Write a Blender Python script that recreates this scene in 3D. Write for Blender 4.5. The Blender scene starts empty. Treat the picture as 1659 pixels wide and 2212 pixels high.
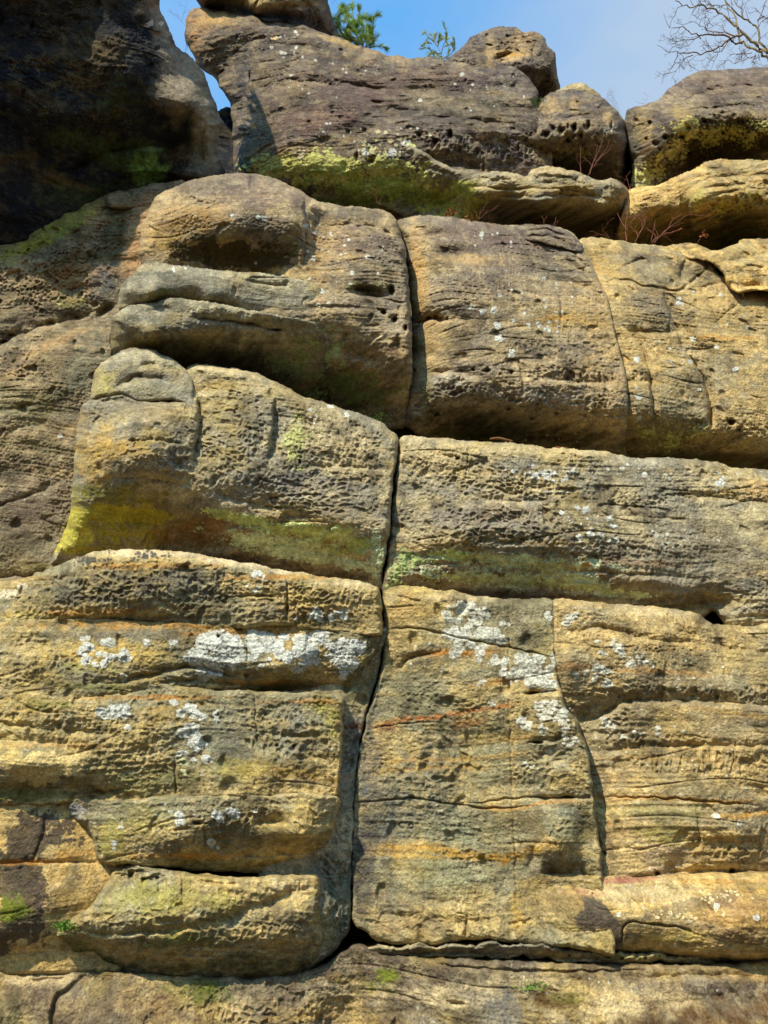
import bpy, math, random, time
import numpy as np
R_ = math.radians
T0 = time.time()
sc = bpy.context.scene
COL = sc.collection

# ------------------------------------------------------------------ camera
PITCH, VFOV, EYE = 22.0, 65.0, 1.6
cam_d = bpy.data.cameras.new('camera'); cam = bpy.data.objects.new('camera', cam_d); COL.objects.link(cam)
cam.location = (0, 0, EYE); cam.rotation_euler = (R_(90 + PITCH), 0, 0)
cam_d.sensor_fit = 'VERTICAL'; cam_d.angle_y = R_(VFOV); cam_d.clip_end = 3000; cam_d.clip_start = 0.05
sc.camera = cam
# ------------------------------------------------------------------ sky and sun
SUN_EL, SUN_AZ = 49.0, 36.0          # elevation; degrees to the left of the direction behind the camera
sdir = (-math.sin(R_(SUN_AZ)) * math.cos(R_(SUN_EL)), -math.cos(R_(SUN_AZ)) * math.cos(R_(SUN_EL)), math.sin(R_(SUN_EL)))
w = bpy.data.worlds.new('World'); sc.world = w; w.use_nodes = True
nt = w.node_tree; nt.nodes.clear()
out = nt.nodes.new('ShaderNodeOutputWorld'); bg = nt.nodes.new('ShaderNodeBackground')
sky = nt.nodes.new('ShaderNodeTexSky'); sky.sky_type = 'NISHITA'; sky.sun_disc = False
sky.sun_elevation = R_(SUN_EL); sky.sun_rotation = math.atan2(sdir[0], sdir[1])
sky.air_density = 1.0; sky.dust_density = 0.6; sky.ozone_density = 2.2
tc = nt.nodes.new('ShaderNodeTexCoord'); mp = nt.nodes.new('ShaderNodeMapping'); mp.inputs['Scale'].default_value = (1.0, 1.0, 2.2)
no = nt.nodes.new('ShaderNodeTexNoise'); no.inputs['Scale'].default_value = 2.0; no.inputs['Detail'].default_value = 5; no.inputs['Roughness'].default_value = 0.55
rp = nt.nodes.new('ShaderNodeValToRGB'); rp.color_ramp.elements[0].position = 0.42; rp.color_ramp.elements[1].position = 0.72
sep = nt.nodes.new('ShaderNodeSeparateXYZ'); mr = nt.nodes.new('ShaderNodeMapRange')
mr.inputs['From Min'].default_value = -0.06; mr.inputs['From Max'].default_value = 0.34; mr.interpolation_type = 'SMOOTHSTEP'
mul = nt.nodes.new('ShaderNodeMath'); mul.operation = 'MULTIPLY_ADD'; mul.inputs[1].default_value = 0.5
mul2 = nt.nodes.new('ShaderNodeMath'); mul2.operation = 'MULTIPLY'; mul2.inputs[1].default_value = 0.88; mul2.use_clamp = True
mx = nt.nodes.new('ShaderNodeMixRGB'); mx.inputs['Color2'].default_value = (5.6, 7.3, 9.6, 1)
tint = nt.nodes.new('ShaderNodeMixRGB'); tint.blend_type = 'MULTIPLY'; tint.inputs['Fac'].default_value = 1; tint.inputs['Color2'].default_value = (1.25, 4.1, 4.9, 1)
L = nt.links.new
L(tc.outputs['Generated'], mp.inputs['Vector']); L(mp.outputs['Vector'], no.inputs['Vector'])
L(tc.outputs['Generated'], sep.inputs[0]); L(sep.outputs['X'], mr.inputs['Value'])
L(no.outputs['Fac'], rp.inputs['Fac']); L(rp.outputs['Color'], mul.inputs[0]); L(mr.outputs['Result'], mul.inputs[2])
L(mul.outputs[0], mul2.inputs[0]); L(mul2.outputs[0], mx.inputs['Fac'])
el = nt.nodes.new('ShaderNodeMapRange'); el.interpolation_type = 'SMOOTHSTEP'; el.inputs['From Min'].default_value = 0.30; el.inputs['From Max'].default_value = 0.72
L(sep.outputs['Z'], el.inputs['Value']); L(el.outputs['Result'], tint.inputs['Fac'])
L(sky.outputs['Color'], tint.inputs['Color1']); L(tint.outputs['Color'], mx.inputs['Color1'])
L(mx.outputs['Color'], bg.inputs['Color']); bg.inputs['Strength'].default_value = 0.073
L(bg.outputs['Background'], out.inputs['Surface'])
sd = bpy.data.lights.new('sun', 'SUN'); sd.energy = 5.0; sd.angle = R_(0.6); sd.color = (1.0, 0.905, 0.74)
so = bpy.data.objects.new('sun', sd); COL.objects.link(so)
from mathutils import Vector
so.rotation_euler = Vector(sdir).to_track_quat('Z', 'Y').to_euler(); so.location = (-6, -8, 14)
sc.view_settings.view_transform = 'Standard'; sc.view_settings.look = 'None'
sc.view_settings.exposure = 0.2; sc.view_settings.gamma = 1.0
sc.cycles.use_denoising = True; sc.cycles.denoiser = 'OPENIMAGEDENOISE'; sc.cycles.denoising_prefilter = 'ACCURATE'; sc.cycles.denoising_input_passes = 'RGB_ALBEDO_NORMAL'; sc.cycles.max_bounces = 6; sc.cycles.diffuse_bounces = 2

# ------------------------------------------------------------------ geometry of sight lines (picture units -> world point at a given distance)
CX, CY = 829.5, 1105.5
FP = CY / math.tan(R_(VFOV / 2)); CP, SP = math.cos(R_(PITCH)), math.sin(R_(PITCH))
def ray(u, v):
    a = (u - CX) / FP; b = (CY - v) / FP
    return a, CP - b * SP, SP + b * CP
def pt(u, v, y):
    a, ry, rz = ray(u, v); t = y / ry
    return a * t, y, EYE + rz * t

# ------------------------------------------------------------------ noise
def _h(ix, iy, seed):
    n = (ix.astype(np.int64) * 374761393 + iy.astype(np.int64) * 668265263 + seed * 974634777) & 0xFFFFFFFF
    n = ((n ^ (n >> 13)) * 1274126177) & 0xFFFFFFFF
    return (n ^ (n >> 16)) & 0xFFFFFFFF
_G = np.array([(math.cos(i * math.pi / 8), math.sin(i * math.pi / 8)) for i in range(16)], np.float32) * 1.45
def perlin(x, y, seed=0):
    x0 = np.floor(x); y0 = np.floor(y); fx = (x - x0).astype(np.float32); fy = (y - y0).astype(np.float32)
    ix = x0.astype(np.int64); iy = y0.astype(np.int64)
    def g(dx, dy):
        k = _G[(_h(ix + dx, iy + dy, seed) & 15).astype(np.int32)]
        return k[..., 0] * (fx - dx) + k[..., 1] * (fy - dy)
    a, b, c, d = g(0, 0), g(1, 0), g(0, 1), g(1, 1)
    sx = fx * fx * fx * (fx * (fx * 6 - 15) + 10); sy = fy * fy * fy * (fy * (fy * 6 - 15) + 10)
    return (a + (b - a) * sx) * (1 - sy) + (c + (d - c) * sx) * sy
def fbm(x, y, seed=0, o=4, g=0.5):
    s = 0; a = 1.0
    for i in range(o):
        s = s + a * perlin(x * 2 ** i + 17.3 * i, y * 2 ** i - 9.1 * i, seed + i * 31); a *= g
    return s
def worley(x, y, seed=0, jit=0.85):
    ix = np.floor(x).astype(np.int64); iy = np.floor(y).astype(np.int64)
    f1 = np.full(x.shape, 9.0, np.float32); f2 = f1.copy(); idc = np.zeros(x.shape, np.float32)
    for dx in (-1, 0, 1):
        for dy in (-1, 0, 1):
            h = _h(ix + dx, iy + dy, seed)
            px = ix + dx + 0.5 + jit * ((h & 1023) / 1023.0 - 0.5); py = iy + dy + 0.5 + jit * (((h >> 10) & 1023) / 1023.0 - 0.5)
            d = np.hypot(x - px, y - py).astype(np.float32)
            n = d < f1
            f2 = np.where(n, f1, np.minimum(f2, d)); idc = np.where(n, ((h >> 20) & 255) / 255.0, idc); f1 = np.where(n, d, f1)
    return f1, f2, idc
def sstep(a, b, x):
    t = np.clip((x - a) / (b - a), 0, 1); return t * t * (3 - 2 * t)
def lin(c):
    c = np.asarray(c, np.float32) / 255.0
    return np.where(c <= 0.04045, c / 12.92, ((c + 0.055) / 1.055) ** 2.4)

# ------------------------------------------------------------------ outlines
def catmull(P, closed=True, gap=6.0):
    P = np.asarray(P, float); n = len(P); out_ = []
    for i in range(n if closed else n - 1):
        if closed: p0, p1, p2, p3 = P[(i - 1) % n], P[i], P[(i + 1) % n], P[(i + 2) % n]
        else: p0, p1, p2, p3 = P[max(i - 1, 0)], P[i], P[i + 1], P[min(i + 2, n - 1)]
        k = max(1, int(np.hypot(*(p2 - p1)[:2]) / gap))
        t = (np.arange(k) / k)[:, None]
        q = 0.5 * (2 * p1 + (p2 - p0) * t + (2 * p0 - 5 * p1 + 4 * p2 - p3) * t ** 2 + (3 * p1 - p0 - 3 * p2 + p3) * t ** 3)
        if len(p1) > 2: q[:, 2:] = p1[2:] * (1 - t) + p2[2:] * t
        out_.append(q)
    if not closed: out_.append(P[-1:])
    return np.vstack(out_)
def seg_dist(U, V, A, B, want=False, extra=None):
    """nearest distance from points to the segments A->B (float32, chunked)"""
    N = U.size; best = np.full(N, 1e9, np.float32); bi = np.zeros(N, np.int32); bt = np.zeros(N, np.float32)
    for k in range(len(A)):
        ax, ay = A[k, 0], A[k, 1]; dx, dy = B[k, 0] - ax, B[k, 1] - ay; L2 = dx * dx + dy * dy + 1e-9
        t = np.clip(((U - ax) * dx + (V - ay) * dy) / L2, 0, 1)
        d = (U - ax - t * dx) ** 2 + (V - ay - t * dy) ** 2
        m = d < best
        best[m] = d[m]; bi[m] = k; bt[m] = t[m]
    return np.sqrt(best), bi, bt
def inside(U, V, P):
    r = np.zeros(U.shape, bool); n = len(P)
    for i in range(n):
        x1, y1 = P[i, 0], P[i, 1]; x2, y2 = P[(i + 1) % n, 0], P[(i + 1) % n, 1]
        if y1 == y2: continue
        c = ((V < y1) != (V < y2))
        r ^= c & (U < (x2 - x1) * (V - y1) / (y2 - y1) + x1)
    return r
def tps(ctrl, U, V):
    c = np.asarray(ctrl, float); n = len(c); S = 500.0
    x, y = c[:, 0] / S, c[:, 1] / S
    def k(r2): return 0.5 * r2 * np.log(r2 + 1e-9)
    K = k((x[:, None] - x) ** 2 + (y[:, None] - y) ** 2) + np.eye(n) * 1e-4
    Pm = np.stack([np.ones(n), x, y], 1)
    A = np.zeros((n + 3, n + 3)); A[:n, :n] = K; A[:n, n:] = Pm; A[n:, :n] = Pm.T; A[n:, n:] -= np.eye(3) * 1e-9
    s = np.linalg.solve(A, np.concatenate([c[:, 2], [0, 0, 0]]))
    u, v = U / S, V / S; r = s[n] + s[n + 1] * u + s[n + 2] * v
    for i in range(n): r = r + s[i] * k((u - x[i]) ** 2 + (v - y[i]) ** 2)
    return r

# ------------------------------------------------------------------ relief features, all in picture units along the rock face
def led(p, up, dn, d, w=5): return ('led', p, up, dn, d, w)       # undercut above the line, ledge below it
def crk(p, w=4, d=.05, wob=4): return ('crk', p, w, d, wob)
def bmp(u, v, ru, rv, a, ang=0): return ('bmp', u, v, ru, rv, a, ang)
def pit(u, v, ru, rv, cw, ch, d, ang=0): return ('pit', u, v, ru, rv, cw, ch, d, ang)
def pok(u, v, ru, rv, d, ang=0): return ('pok', u, v, ru, rv, d, ang)
def soft(c, u, v, ru, rv, s=.8, ang=0, n=.5): return ('soft', c, u, v, ru, rv, s, ang, n)
def lich(u, v, ru, rv, n=12, r0=5, r1=14, c=(206, 203, 186)): return ('lich', u, v, ru, rv, n, r0, r1, c)
def crust(c, u, v, ru, rv, th=0., sc_=10, s=.9, ang=0): return ('crust', c, u, v, ru, rv, th, sc_, s, ang)
def band(p, w, c, s=.7): return ('band', p, w, c, s)
def edgecol(c, w, s): return ('edge', c, w, s)

def ell(U, V, u, v, ru, rv, ang):
    a = R_(ang); x = (U - u) * math.cos(a) + (V - v) * math.sin(a); y = -(U - u) * math.sin(a) + (V - v) * math.cos(a)
    return x / ru, y / rv
def line_field(U, V, p, reach, wob, seed):
    """signed side, distance and end taper for the points near a line"""
    P = catmull(p, False, 8.0)
    nx = perlin(P[:, 0] / 23.0, P[:, 1] / 23.0 + seed, 5) * wob; ny = perlin(P[:, 0] / 23.0 + 50, P[:, 1] / 23.0, 6) * wob
    P = P + np.stack([nx, ny], 1)
    lo = P.min(0) - reach; hi = P.max(0) + reach
    m = np.nonzero((U > lo[0]) & (U < hi[0]) & (V > lo[1]) & (V < hi[1]))[0]
    if not len(m): return m, None, None, None
    d, i, t = seg_dist(U[m], V[m], P[:-1], P[1:])
    D = (P[1:] - P[:-1])[i]; rel = np.stack([U[m] - P[i, 0], V[m] - P[i, 1]], 1)
    side = np.sign(D[:, 1] * rel[:, 0] - D[:, 0] * rel[:, 1])          # + = above a left-to-right line
    L_ = np.concatenate([[0], np.cumsum(np.hypot(*(P[1:] - P[:-1]).T))]); s = (L_[i] + t * (L_[i + 1] - L_[i])) / L_[-1]
    tot = L_[-1]; e = np.minimum(s, 1 - s) * tot
    return m, d, side, sstep(0, min(70.0, tot * .3), e)

MAT = {}
def block(name, label, cat, poly, ctrl, R=30, D=.3, F=(), tone='tan', ext=1.3, step=1.65, wob=2.2, und=1., bed=1., rough=1., scal=0., seed=1, kind=None, group=None, dip=0.0, strk=1.0, var=1.0):
    P4 = np.array([tuple(q) if len(q) == 4 else (q[0], q[1], R, D) for q in poly], float)
    P4[:, 0] = np.where(P4[:, 0] <= -75, P4[:, 0] - 420, np.where(P4[:, 0] >= 1735, P4[:, 0] + 420, P4[:, 0])); P4[:, 1] += np.where(P4[:, 1] > 2280, 220, 0)
    B = catmull(P4, True, 6.0)
    B[:, 0] += fbm(B[:, 0] / 40, B[:, 1] / 40, seed + 3, 3) * wob * 1.6; B[:, 1] += fbm(B[:, 0] / 40 + 9, B[:, 1] / 40, seed + 4, 3) * wob * 1.6
    B[:, 0] += perlin(B[:, 0] / 11, B[:, 1] / 11, seed + 5) * wob * .6; B[:, 1] += perlin(B[:, 0] / 11 + 9, B[:, 1] / 11, seed + 6) * wob * .6
    B[:, 2] = np.maximum(B[:, 2] * (1 + .55 * fbm(B[:, 0] / 45, B[:, 1] / 45, seed + 7, 2)), 4); B[:, 3] *= (1 + .4 * fbm(B[:, 0] / 35, B[:, 1] / 35, seed + 8, 2)).clip(.3, 2)
    lo = B.min(0)[:2] - 10; hi = B.max(0)[:2] + 10
    def axis(l, h, m):                                     # fine where the view can see, coarser beyond it
        g = [l]
        while g[-1] < h + step: g.append(g[-1] + (step if -25 < g[-1] < m + 25 else 4.5))
        return np.array(g)
    us = axis(lo[0], hi[0], 1659); vs = axis(lo[1], hi[1], 2211)
    GU, GV = np.meshgrid(us, vs); sh = GU.shape; U = GU.ravel().astype(np.float64); V = GV.ravel().astype(np.float64)
    # coarse distance first, exact only near the outline
    cs = 12.0
    cu = np.arange(lo[0], hi[0] + cs + 1, cs); cv = np.arange(lo[1], hi[1] + cs + 1, cs); CU, CV = np.meshgrid(cu, cv)
    cd, _, _ = seg_dist(CU.ravel(), CV.ravel(), B, np.roll(B, -1, 0)); cd = cd.reshape(CU.shape)
    iu = np.clip(((U - lo[0]) / cs).round().astype(int), 0, len(cu) - 1); iv = np.clip(((V - lo[1]) / cs).round().astype(int), 0, len(cv) - 1)
    cdist = cd[iv, iu]; ins = inside(U, V, B)
    near = (cdist < B[:, 2].max() + 14) & (ins | (cdist < 24))
    d = np.where(ins, 400.0, -400.0); NU = U.copy(); NV = V.copy(); RR = np.full(U.shape, R, float); DD = np.full(U.shape, D, float)
    ni = np.nonzero(near)[0]
    dd, bi, bt = seg_dist(U[ni], V[ni], B, np.roll(B, -1, 0)); bj = (bi + 1) % len(B)
    q = B[bi] * (1 - bt)[:, None] + B[bj] * bt[:, None]
    d[ni] = np.where(ins[ni], dd, -dd); NU[ni] = q[:, 0]; NV[ni] = q[:, 1]; RR[ni] = q[:, 2]; DD[ni] = q[:, 3]
    M = 3.2 * step if lo[0] > -60 and hi[0] < 1700 else 6.0
    keep = d > -M
    outm = (d < 0) & keep
    upw = sstep(.35, .85, np.where(outm, (NV - V) / (np.hypot(NU - U, NV - V) + 1e-6), 0))
    U = np.where(outm, NU, U); V = np.where(outm, NV, V)
    ki = np.nonzero(keep)[0]; idx = np.full(keep.shape, -1, np.int64); idx[ki] = np.arange(len(ki))
    U, V, d, RR, DD, upw = U[ki], V[ki], d[ki], RR[ki], DD[ki], upw[ki]
    Y = tps(ctrl, np.clip(U, -60, 1720), np.clip(V, -90, 2300))
    X0, _, Z0 = pt(U, V, Y)
    dc = np.clip(d, 0, None)
    e = 1 - np.minimum(dc / RR, 1); E = DD * (1 - np.sqrt(np.clip(1 - e ** 2.2, 0, 1)))
    # world-scale rock noise
    X = X0 + 0.45 * Y; ZB = Z0 + dip * X0; Z = Z0 - .5 * (Y - 6)
    wz = ZB + 0.10 * fbm(X * .45, Z * .5, seed + 60, 2) + .02 * perlin(X * 2.1, Z * 2.3, 61)
    dy = np.zeros(U.shape)
    dy += und * (0.060 * fbm(X * .8 + seed * 3.1, Z * 1.0, 11, 2) + 0.022 * fbm(X * 2.6, Z * 3.4, 12 + seed, 3))
    bm = .35 + .65 * sstep(-.3, .4, fbm(X * .6, Z * .8, 15, 2))
    bd = perlin(X * .55, wz * 7.5, 20 + seed); bd2 = perlin(X * 1.1, wz * 21, 21); bd3 = perlin(X * 2.2, wz * 50, 22)
    dy += bed * bm * (0.014 * bd + 0.0075 * np.abs(bd2) * 1.5 + 0.0042 * bd3)
    cl = perlin(X * .9, wz * 5.2, 77 + seed); cr = np.exp(-(cl / .035) ** 2) * sstep(.05, .35, fbm(X * .9, Z * 1.4, 78 + seed, 2) - .08)
    dy += bed * .014 * cr
    ro = fbm(X * 9, Z * 11, 30 + seed, 4, .6); rm = .45 + .8 * sstep(-.25, .35, fbm(X * 1.3, Z * 1.5, 31 + seed, 2))
    dy += rough * rm * (0.0055 * ro + .0055 * fbm(X * 34, Z * 40, 33, 3, .65))
    f1, f2, ic = worley(X * 19 + .8 * perlin(X * 2, Z * 2, 41), wz * 15 + .5 * perlin(X * 3, Z * 3, 42), 43 + seed)
    sm = sstep(.0, .35, fbm(X * .9, Z * 1.2, 44 + seed, 2) + (scal - .55))
    dy += min(scal * 1.3, 1.2) * sm * .0070 * sstep(.05, .55, f2 - f1) * (.4 + ic)
    f1b, f2b, icb = worley(X * 6.1 + .6 * perlin(X * 4, Z * 4, 45), wz * 4.6, 47 + seed)
    sp = sstep(.32, .12, f1b) * (icb > .80); dy += rough * sp * .026
    ew = np.exp(-dc / 16.); dy += rough * ew * (.020 * np.abs(fbm(X * 6, Z * 7, 50 + seed, 4, .6)) + .012 * np.maximum(0, perlin(X * 15, Z * 17, 51)))
    C = colour_base(tone, X, Z, wz, d, seed, bd, bd2, ro, strk, var)
    C *= (1 - .22 * (cr * bed)[:, None].clip(0, 1))
    wet = np.zeros(U.shape, np.float32)
    sinks = np.zeros(U.shape, np.float32)
    for k, f in enumerate(F):
        s_ = seed * 100 + k
        if f[0] == 'led':
            _, p, up, dn, dep, wb = f
            m, dist, side, tp = line_field(U, V, p, up * 2.6, wb, s_)
            if not len(m): continue
            nz = 1 + .45 * fbm(U[m] / 45, V[m] / 60, s_, 3)
            a = np.where(side > 0, np.exp(-(dist / up) ** 1.1), np.exp(-(dist / dn) ** 1.6))
            dy[m] += dep * tp * a * nz
        elif f[0] == 'crk':
            _, p, wd, dep, wb = f
            m, dist, side, tp = line_field(U, V, p, wd * 4 + 4, wb, s_)
            if not len(m): continue
            ww = wd * (1 + .5 * perlin(U[m] / 30, V[m] / 30, s_))
            dy[m] += dep * np.exp(-(dist / ww) ** 2) * (.25 + .75 * tp)
        elif f[0] == 'bmp':
            _, u, v, ru, rv, a, ang = f
            x, y = ell(U, V, u, v, ru, rv, ang); dy -= a * np.exp(-(x * x + y * y) * 1.2)
        elif f[0] == 'pok':
            _, u, v, ru, rv, a, ang = f
            x, y = ell(U, V, u, v, ru, rv, ang); m = np.nonzero(np.abs(x) + np.abs(y) < 3)[0]
            if not len(m): continue
            r = np.hypot(x[m], y[m]) * (1 + .5 * fbm(U[m] / (ru * 1.3 + 2), V[m] / (rv * 1.3 + 2), s_, 3)) + .12; dy[m] += a * .85 * (1 - sstep(.15, 1.1, r))
        elif f[0] == 'pit':
            _, u, v, ru, rv, cw, ch, a, ang = f
            x, y = ell(U, V, u, v, ru, rv, ang); m = np.nonzero(x * x + y * y < 1.9)[0]
            if not len(m): continue
            uu, vv = U[m], V[m]; al = R_(ang); ua = uu * math.cos(al) + vv * math.sin(al); va = -uu * math.sin(al) + vv * math.cos(al)
            wx = .35 * perlin(uu / cw / 2.2, vv / ch / 2.2, s_) + 1.2 * perlin(uu / 95, vv / 80, s_ + 3); wy = .35 * perlin(uu / cw / 2.5 + 7, vv / ch / 2.5, s_) + 1.2 * perlin(uu / 90, vv / 85, s_ + 4)
            g1, g2, gi = worley(ua / cw * 1.08 + wx, va / ch * 1.08 + wy, s_, .95)
            h1, h2, hi = worley(ua / cw / 2.3 + wy, va / ch / 2.1 + wx, s_ + 9, .95)
            msk = sstep(1.25, .6, np.hypot(x[m], y[m]) + .45 * fbm(uu / 60, vv / 45, s_ + 1, 3))
            dy[m] += a * msk * (.41 * sstep(.02, .5, g2 - g1) * (.2 + 1.0 * gi) + .5 * (hi > .78) * sstep(.0, .5, h2 - h1))
        elif f[0] == 'soft':
            _, c, u, v, ru, rv, st, ang, nn = f
            x, y = ell(U, V, u, v, ru, rv, ang); r = np.hypot(x, y); m = np.nonzero(r < 1.8)[0]
            if not len(m): continue
            n_ = fbm(X[m] * 5, Z[m] * 6, s_, 5, .68)
            if nn >= .6: al = st * sstep(-.10, .08, 1 - r[m] + nn * n_ * .9)
            else: al = st * sstep(1.15, .35, r[m] + nn * n_ * .9) * np.clip(.75 + nn * fbm(X[m] * 17, Z[m] * 22, s_ + 2, 3), 0, 1)
            C[m] += (lin(c) * (1 + .25 * ro[m, None]) - C[m]) * al[:, None]
        elif f[0] == 'crust':
            _, c, u, v, ru, rv, th, sz, st, ang = f
            x, y = ell(U, V, u, v, ru, rv, ang); r = np.hypot(x, y); m = np.nonzero(r < 1.6)[0]
            if not len(m): continue
            g1, g2, gi = worley(U[m] / sz, V[m] / sz * 1.15, s_)
            big = fbm(U[m] / 50, V[m] / 38, s_ + 5, 3)
            r_ = (.42 + .55 * gi) * np.clip(1.45 - r[m] + .9 * big - th, 0, 1.5)
            al = st * sstep(-.06, .10, r_ - g1 * (1 + .3 * perlin(U[m] / 4, V[m] / 4, s_ + 6)))
            C[m] += (lin(c) * (1 + .35 * (gi - .5))[:, None] * (1 + .3 * ro[m])[:, None] - C[m]) * al[:, None]
            dy[m] -= .003 * al
        elif f[0] == 'lich':
            _, u, v, ru, rv, n, r0, r1, c = f
            rs = random.Random(s_)
            for j in range(n):
                an = rs.random() * 6.283; q = math.sqrt(rs.random()); rr = r0 + (r1 - r0) * rs.random() ** 1.6
                cu_, cv_ = u + ru * q * math.cos(an), v + rv * q * math.sin(an)
                m = np.nonzero((np.abs(U - cu_) < rr * 1.6) & (np.abs(V - cv_) < rr * 1.6))[0]
                if not len(m): continue
                ds = np.hypot(U[m] - cu_, (V[m] - cv_) * 1.08) / rr * (1 + .30 * perlin(U[m] / (rr * .35 + 2), V[m] / (rr * .35 + 2), s_ + j))
                al = sstep(1.06, .84, ds) * np.clip(1.12 + .45 * perlin(U[m] / 6, V[m] / 6, 99) + .2 * ro[m], 0, 1)
                cc = lin(c) * (1.0 + .30 * rs.random()) * (.90 + .14 * sstep(.4, .95, ds) + .14 * fbm(U[m] / 7, V[m] / 7, 98, 2))[:, None]
                gap = sstep(1.22, 1.08, ds) * (ds > 1.0) * .35; C[m] *= (1 - gap)[:, None]  # darker outline ring around each rosette
                C[m] += (cc - C[m]) * (.86 * al)[:, None]
                dy[m] -= .0018 * al
        elif f[0] == 'band':
            _, p, wd, c, st = f
            m, dist, side, tp = line_field(U, V, p, wd * 2.5, 4, s_)
            if not len(m): continue
            al = st * tp * np.exp(-(dist / wd) ** 2 * (1 + .8 * perlin(U[m] / 25, V[m] / 9, s_))) * np.clip(.75 + .7 * fbm(U[m] / 18, V[m] / 5, s_ + 1, 3), 0, 1)
            C[m] += (lin(c) - C[m]) * al[:, None]
        elif f[0] == 'wet':
            _, p, wd = f
            m, dist, side, tp = line_field(U, V, p, wd * 2.5, 4, s_)
            if len(m): wet[m] = np.maximum(wet[m], tp * np.exp(-(dist / wd) ** 2))
    fade = np.clip(.25 + dc / 16, 0, 1)
    Yf = Y + E + dy * fade
    Yf = Yf + np.where(d < 0, (-d / M) ** 1.8 * ext, 0)
    XX, YY, ZZ = pt(U, V, Yf)
    # behind the rim the rock runs straight back instead of along the sight line
    back = d < 0; Ye = (Y + E)[back]; xe, _, ze = pt(U[back], V[back], Ye); XX[back] = xe * (Yf[back] / Ye); ZZ[back] = ZZ[back] * (1 - upw[back]) + upw[back] * (ze - .05 * (Yf[back] - Ye))
    co = np.stack([XX, YY, ZZ], 1)
    g = idx.reshape(sh); a, b, c_, d_ = g[:-1, :-1], g[:-1, 1:], g[1:, 1:], g[1:, :-1]
    ok = (a >= 0) & (b >= 0) & (c_ >= 0) & (d_ >= 0)
    quads = np.stack([a[ok], d_[ok], c_[ok], b[ok]], 1)
    cen = co.mean(0); co = co - cen
    me = bpy.data.meshes.new(name); n = len(co); nf = len(quads)
    me.vertices.add(n); me.vertices.foreach_set('co', co.astype(np.float32).ravel())
    me.loops.add(nf * 4); me.loops.foreach_set('vertex_index', quads.astype(np.int32).ravel())
    me.polygons.add(nf); me.polygons.foreach_set('loop_start', (np.arange(nf) * 4).astype(np.int32))
    me.update(calc_edges=True)
    me.polygons.foreach_set('use_smooth', np.ones(nf, bool))
    at = me.attributes.new('rock_colour', 'FLOAT_COLOR', 'POINT')
    rgba = np.concatenate([np.clip(C, .004, .9), wet[:, None]], 1).astype(np.float32); at.data.foreach_set('color', rgba.ravel())
    me.materials.append(rock_mat())
    o = bpy.data.objects.new(name, me); o.location = cen; COL.objects.link(o)
    o['label'] = label; o['category'] = cat
    if kind: o['kind'] = kind
    if group: o['group'] = group
    print('block', name, n, round(time.time() - T0, 1))
    return o

#        sunny tan        second          dark varnish    amounts: second, dark
TONES = {
    'tan':   ((188, 168, 124), (148, 138, 114), (98, 86, 66), .05, .08),
    'ochre': ((194, 167, 108), (150, 139, 104), (96, 86, 62), .08, .08),
    'gold':  ((200, 169, 110), (160, 142, 104), (104, 88, 62), .0, .06),
    'grey':  ((178, 164, 128), (146, 138, 114), (94, 88, 70), .1, .10),
    'purple': ((146, 126, 98), (110, 96, 84), (72, 62, 55), .20, .20),
    'warm': ((184, 159, 117), (142, 126, 102), (90, 78, 62), .10, .12),
    'wall':  ((172, 148, 110), (134, 120, 94), (92, 80, 60), .15, .15),
    'dark':  ((48, 46, 44), (31, 33, 39), (18, 20, 26), .25, .35),  # near-black: algae plus the overhang's shade put into the colour
    'base':  ((192, 164, 112), (138, 124, 96), (86, 70, 54), .1, .30),
    'yellow': ((214, 176, 106), (176, 152, 100), (112, 94, 62), -.12, .02),
}
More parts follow.
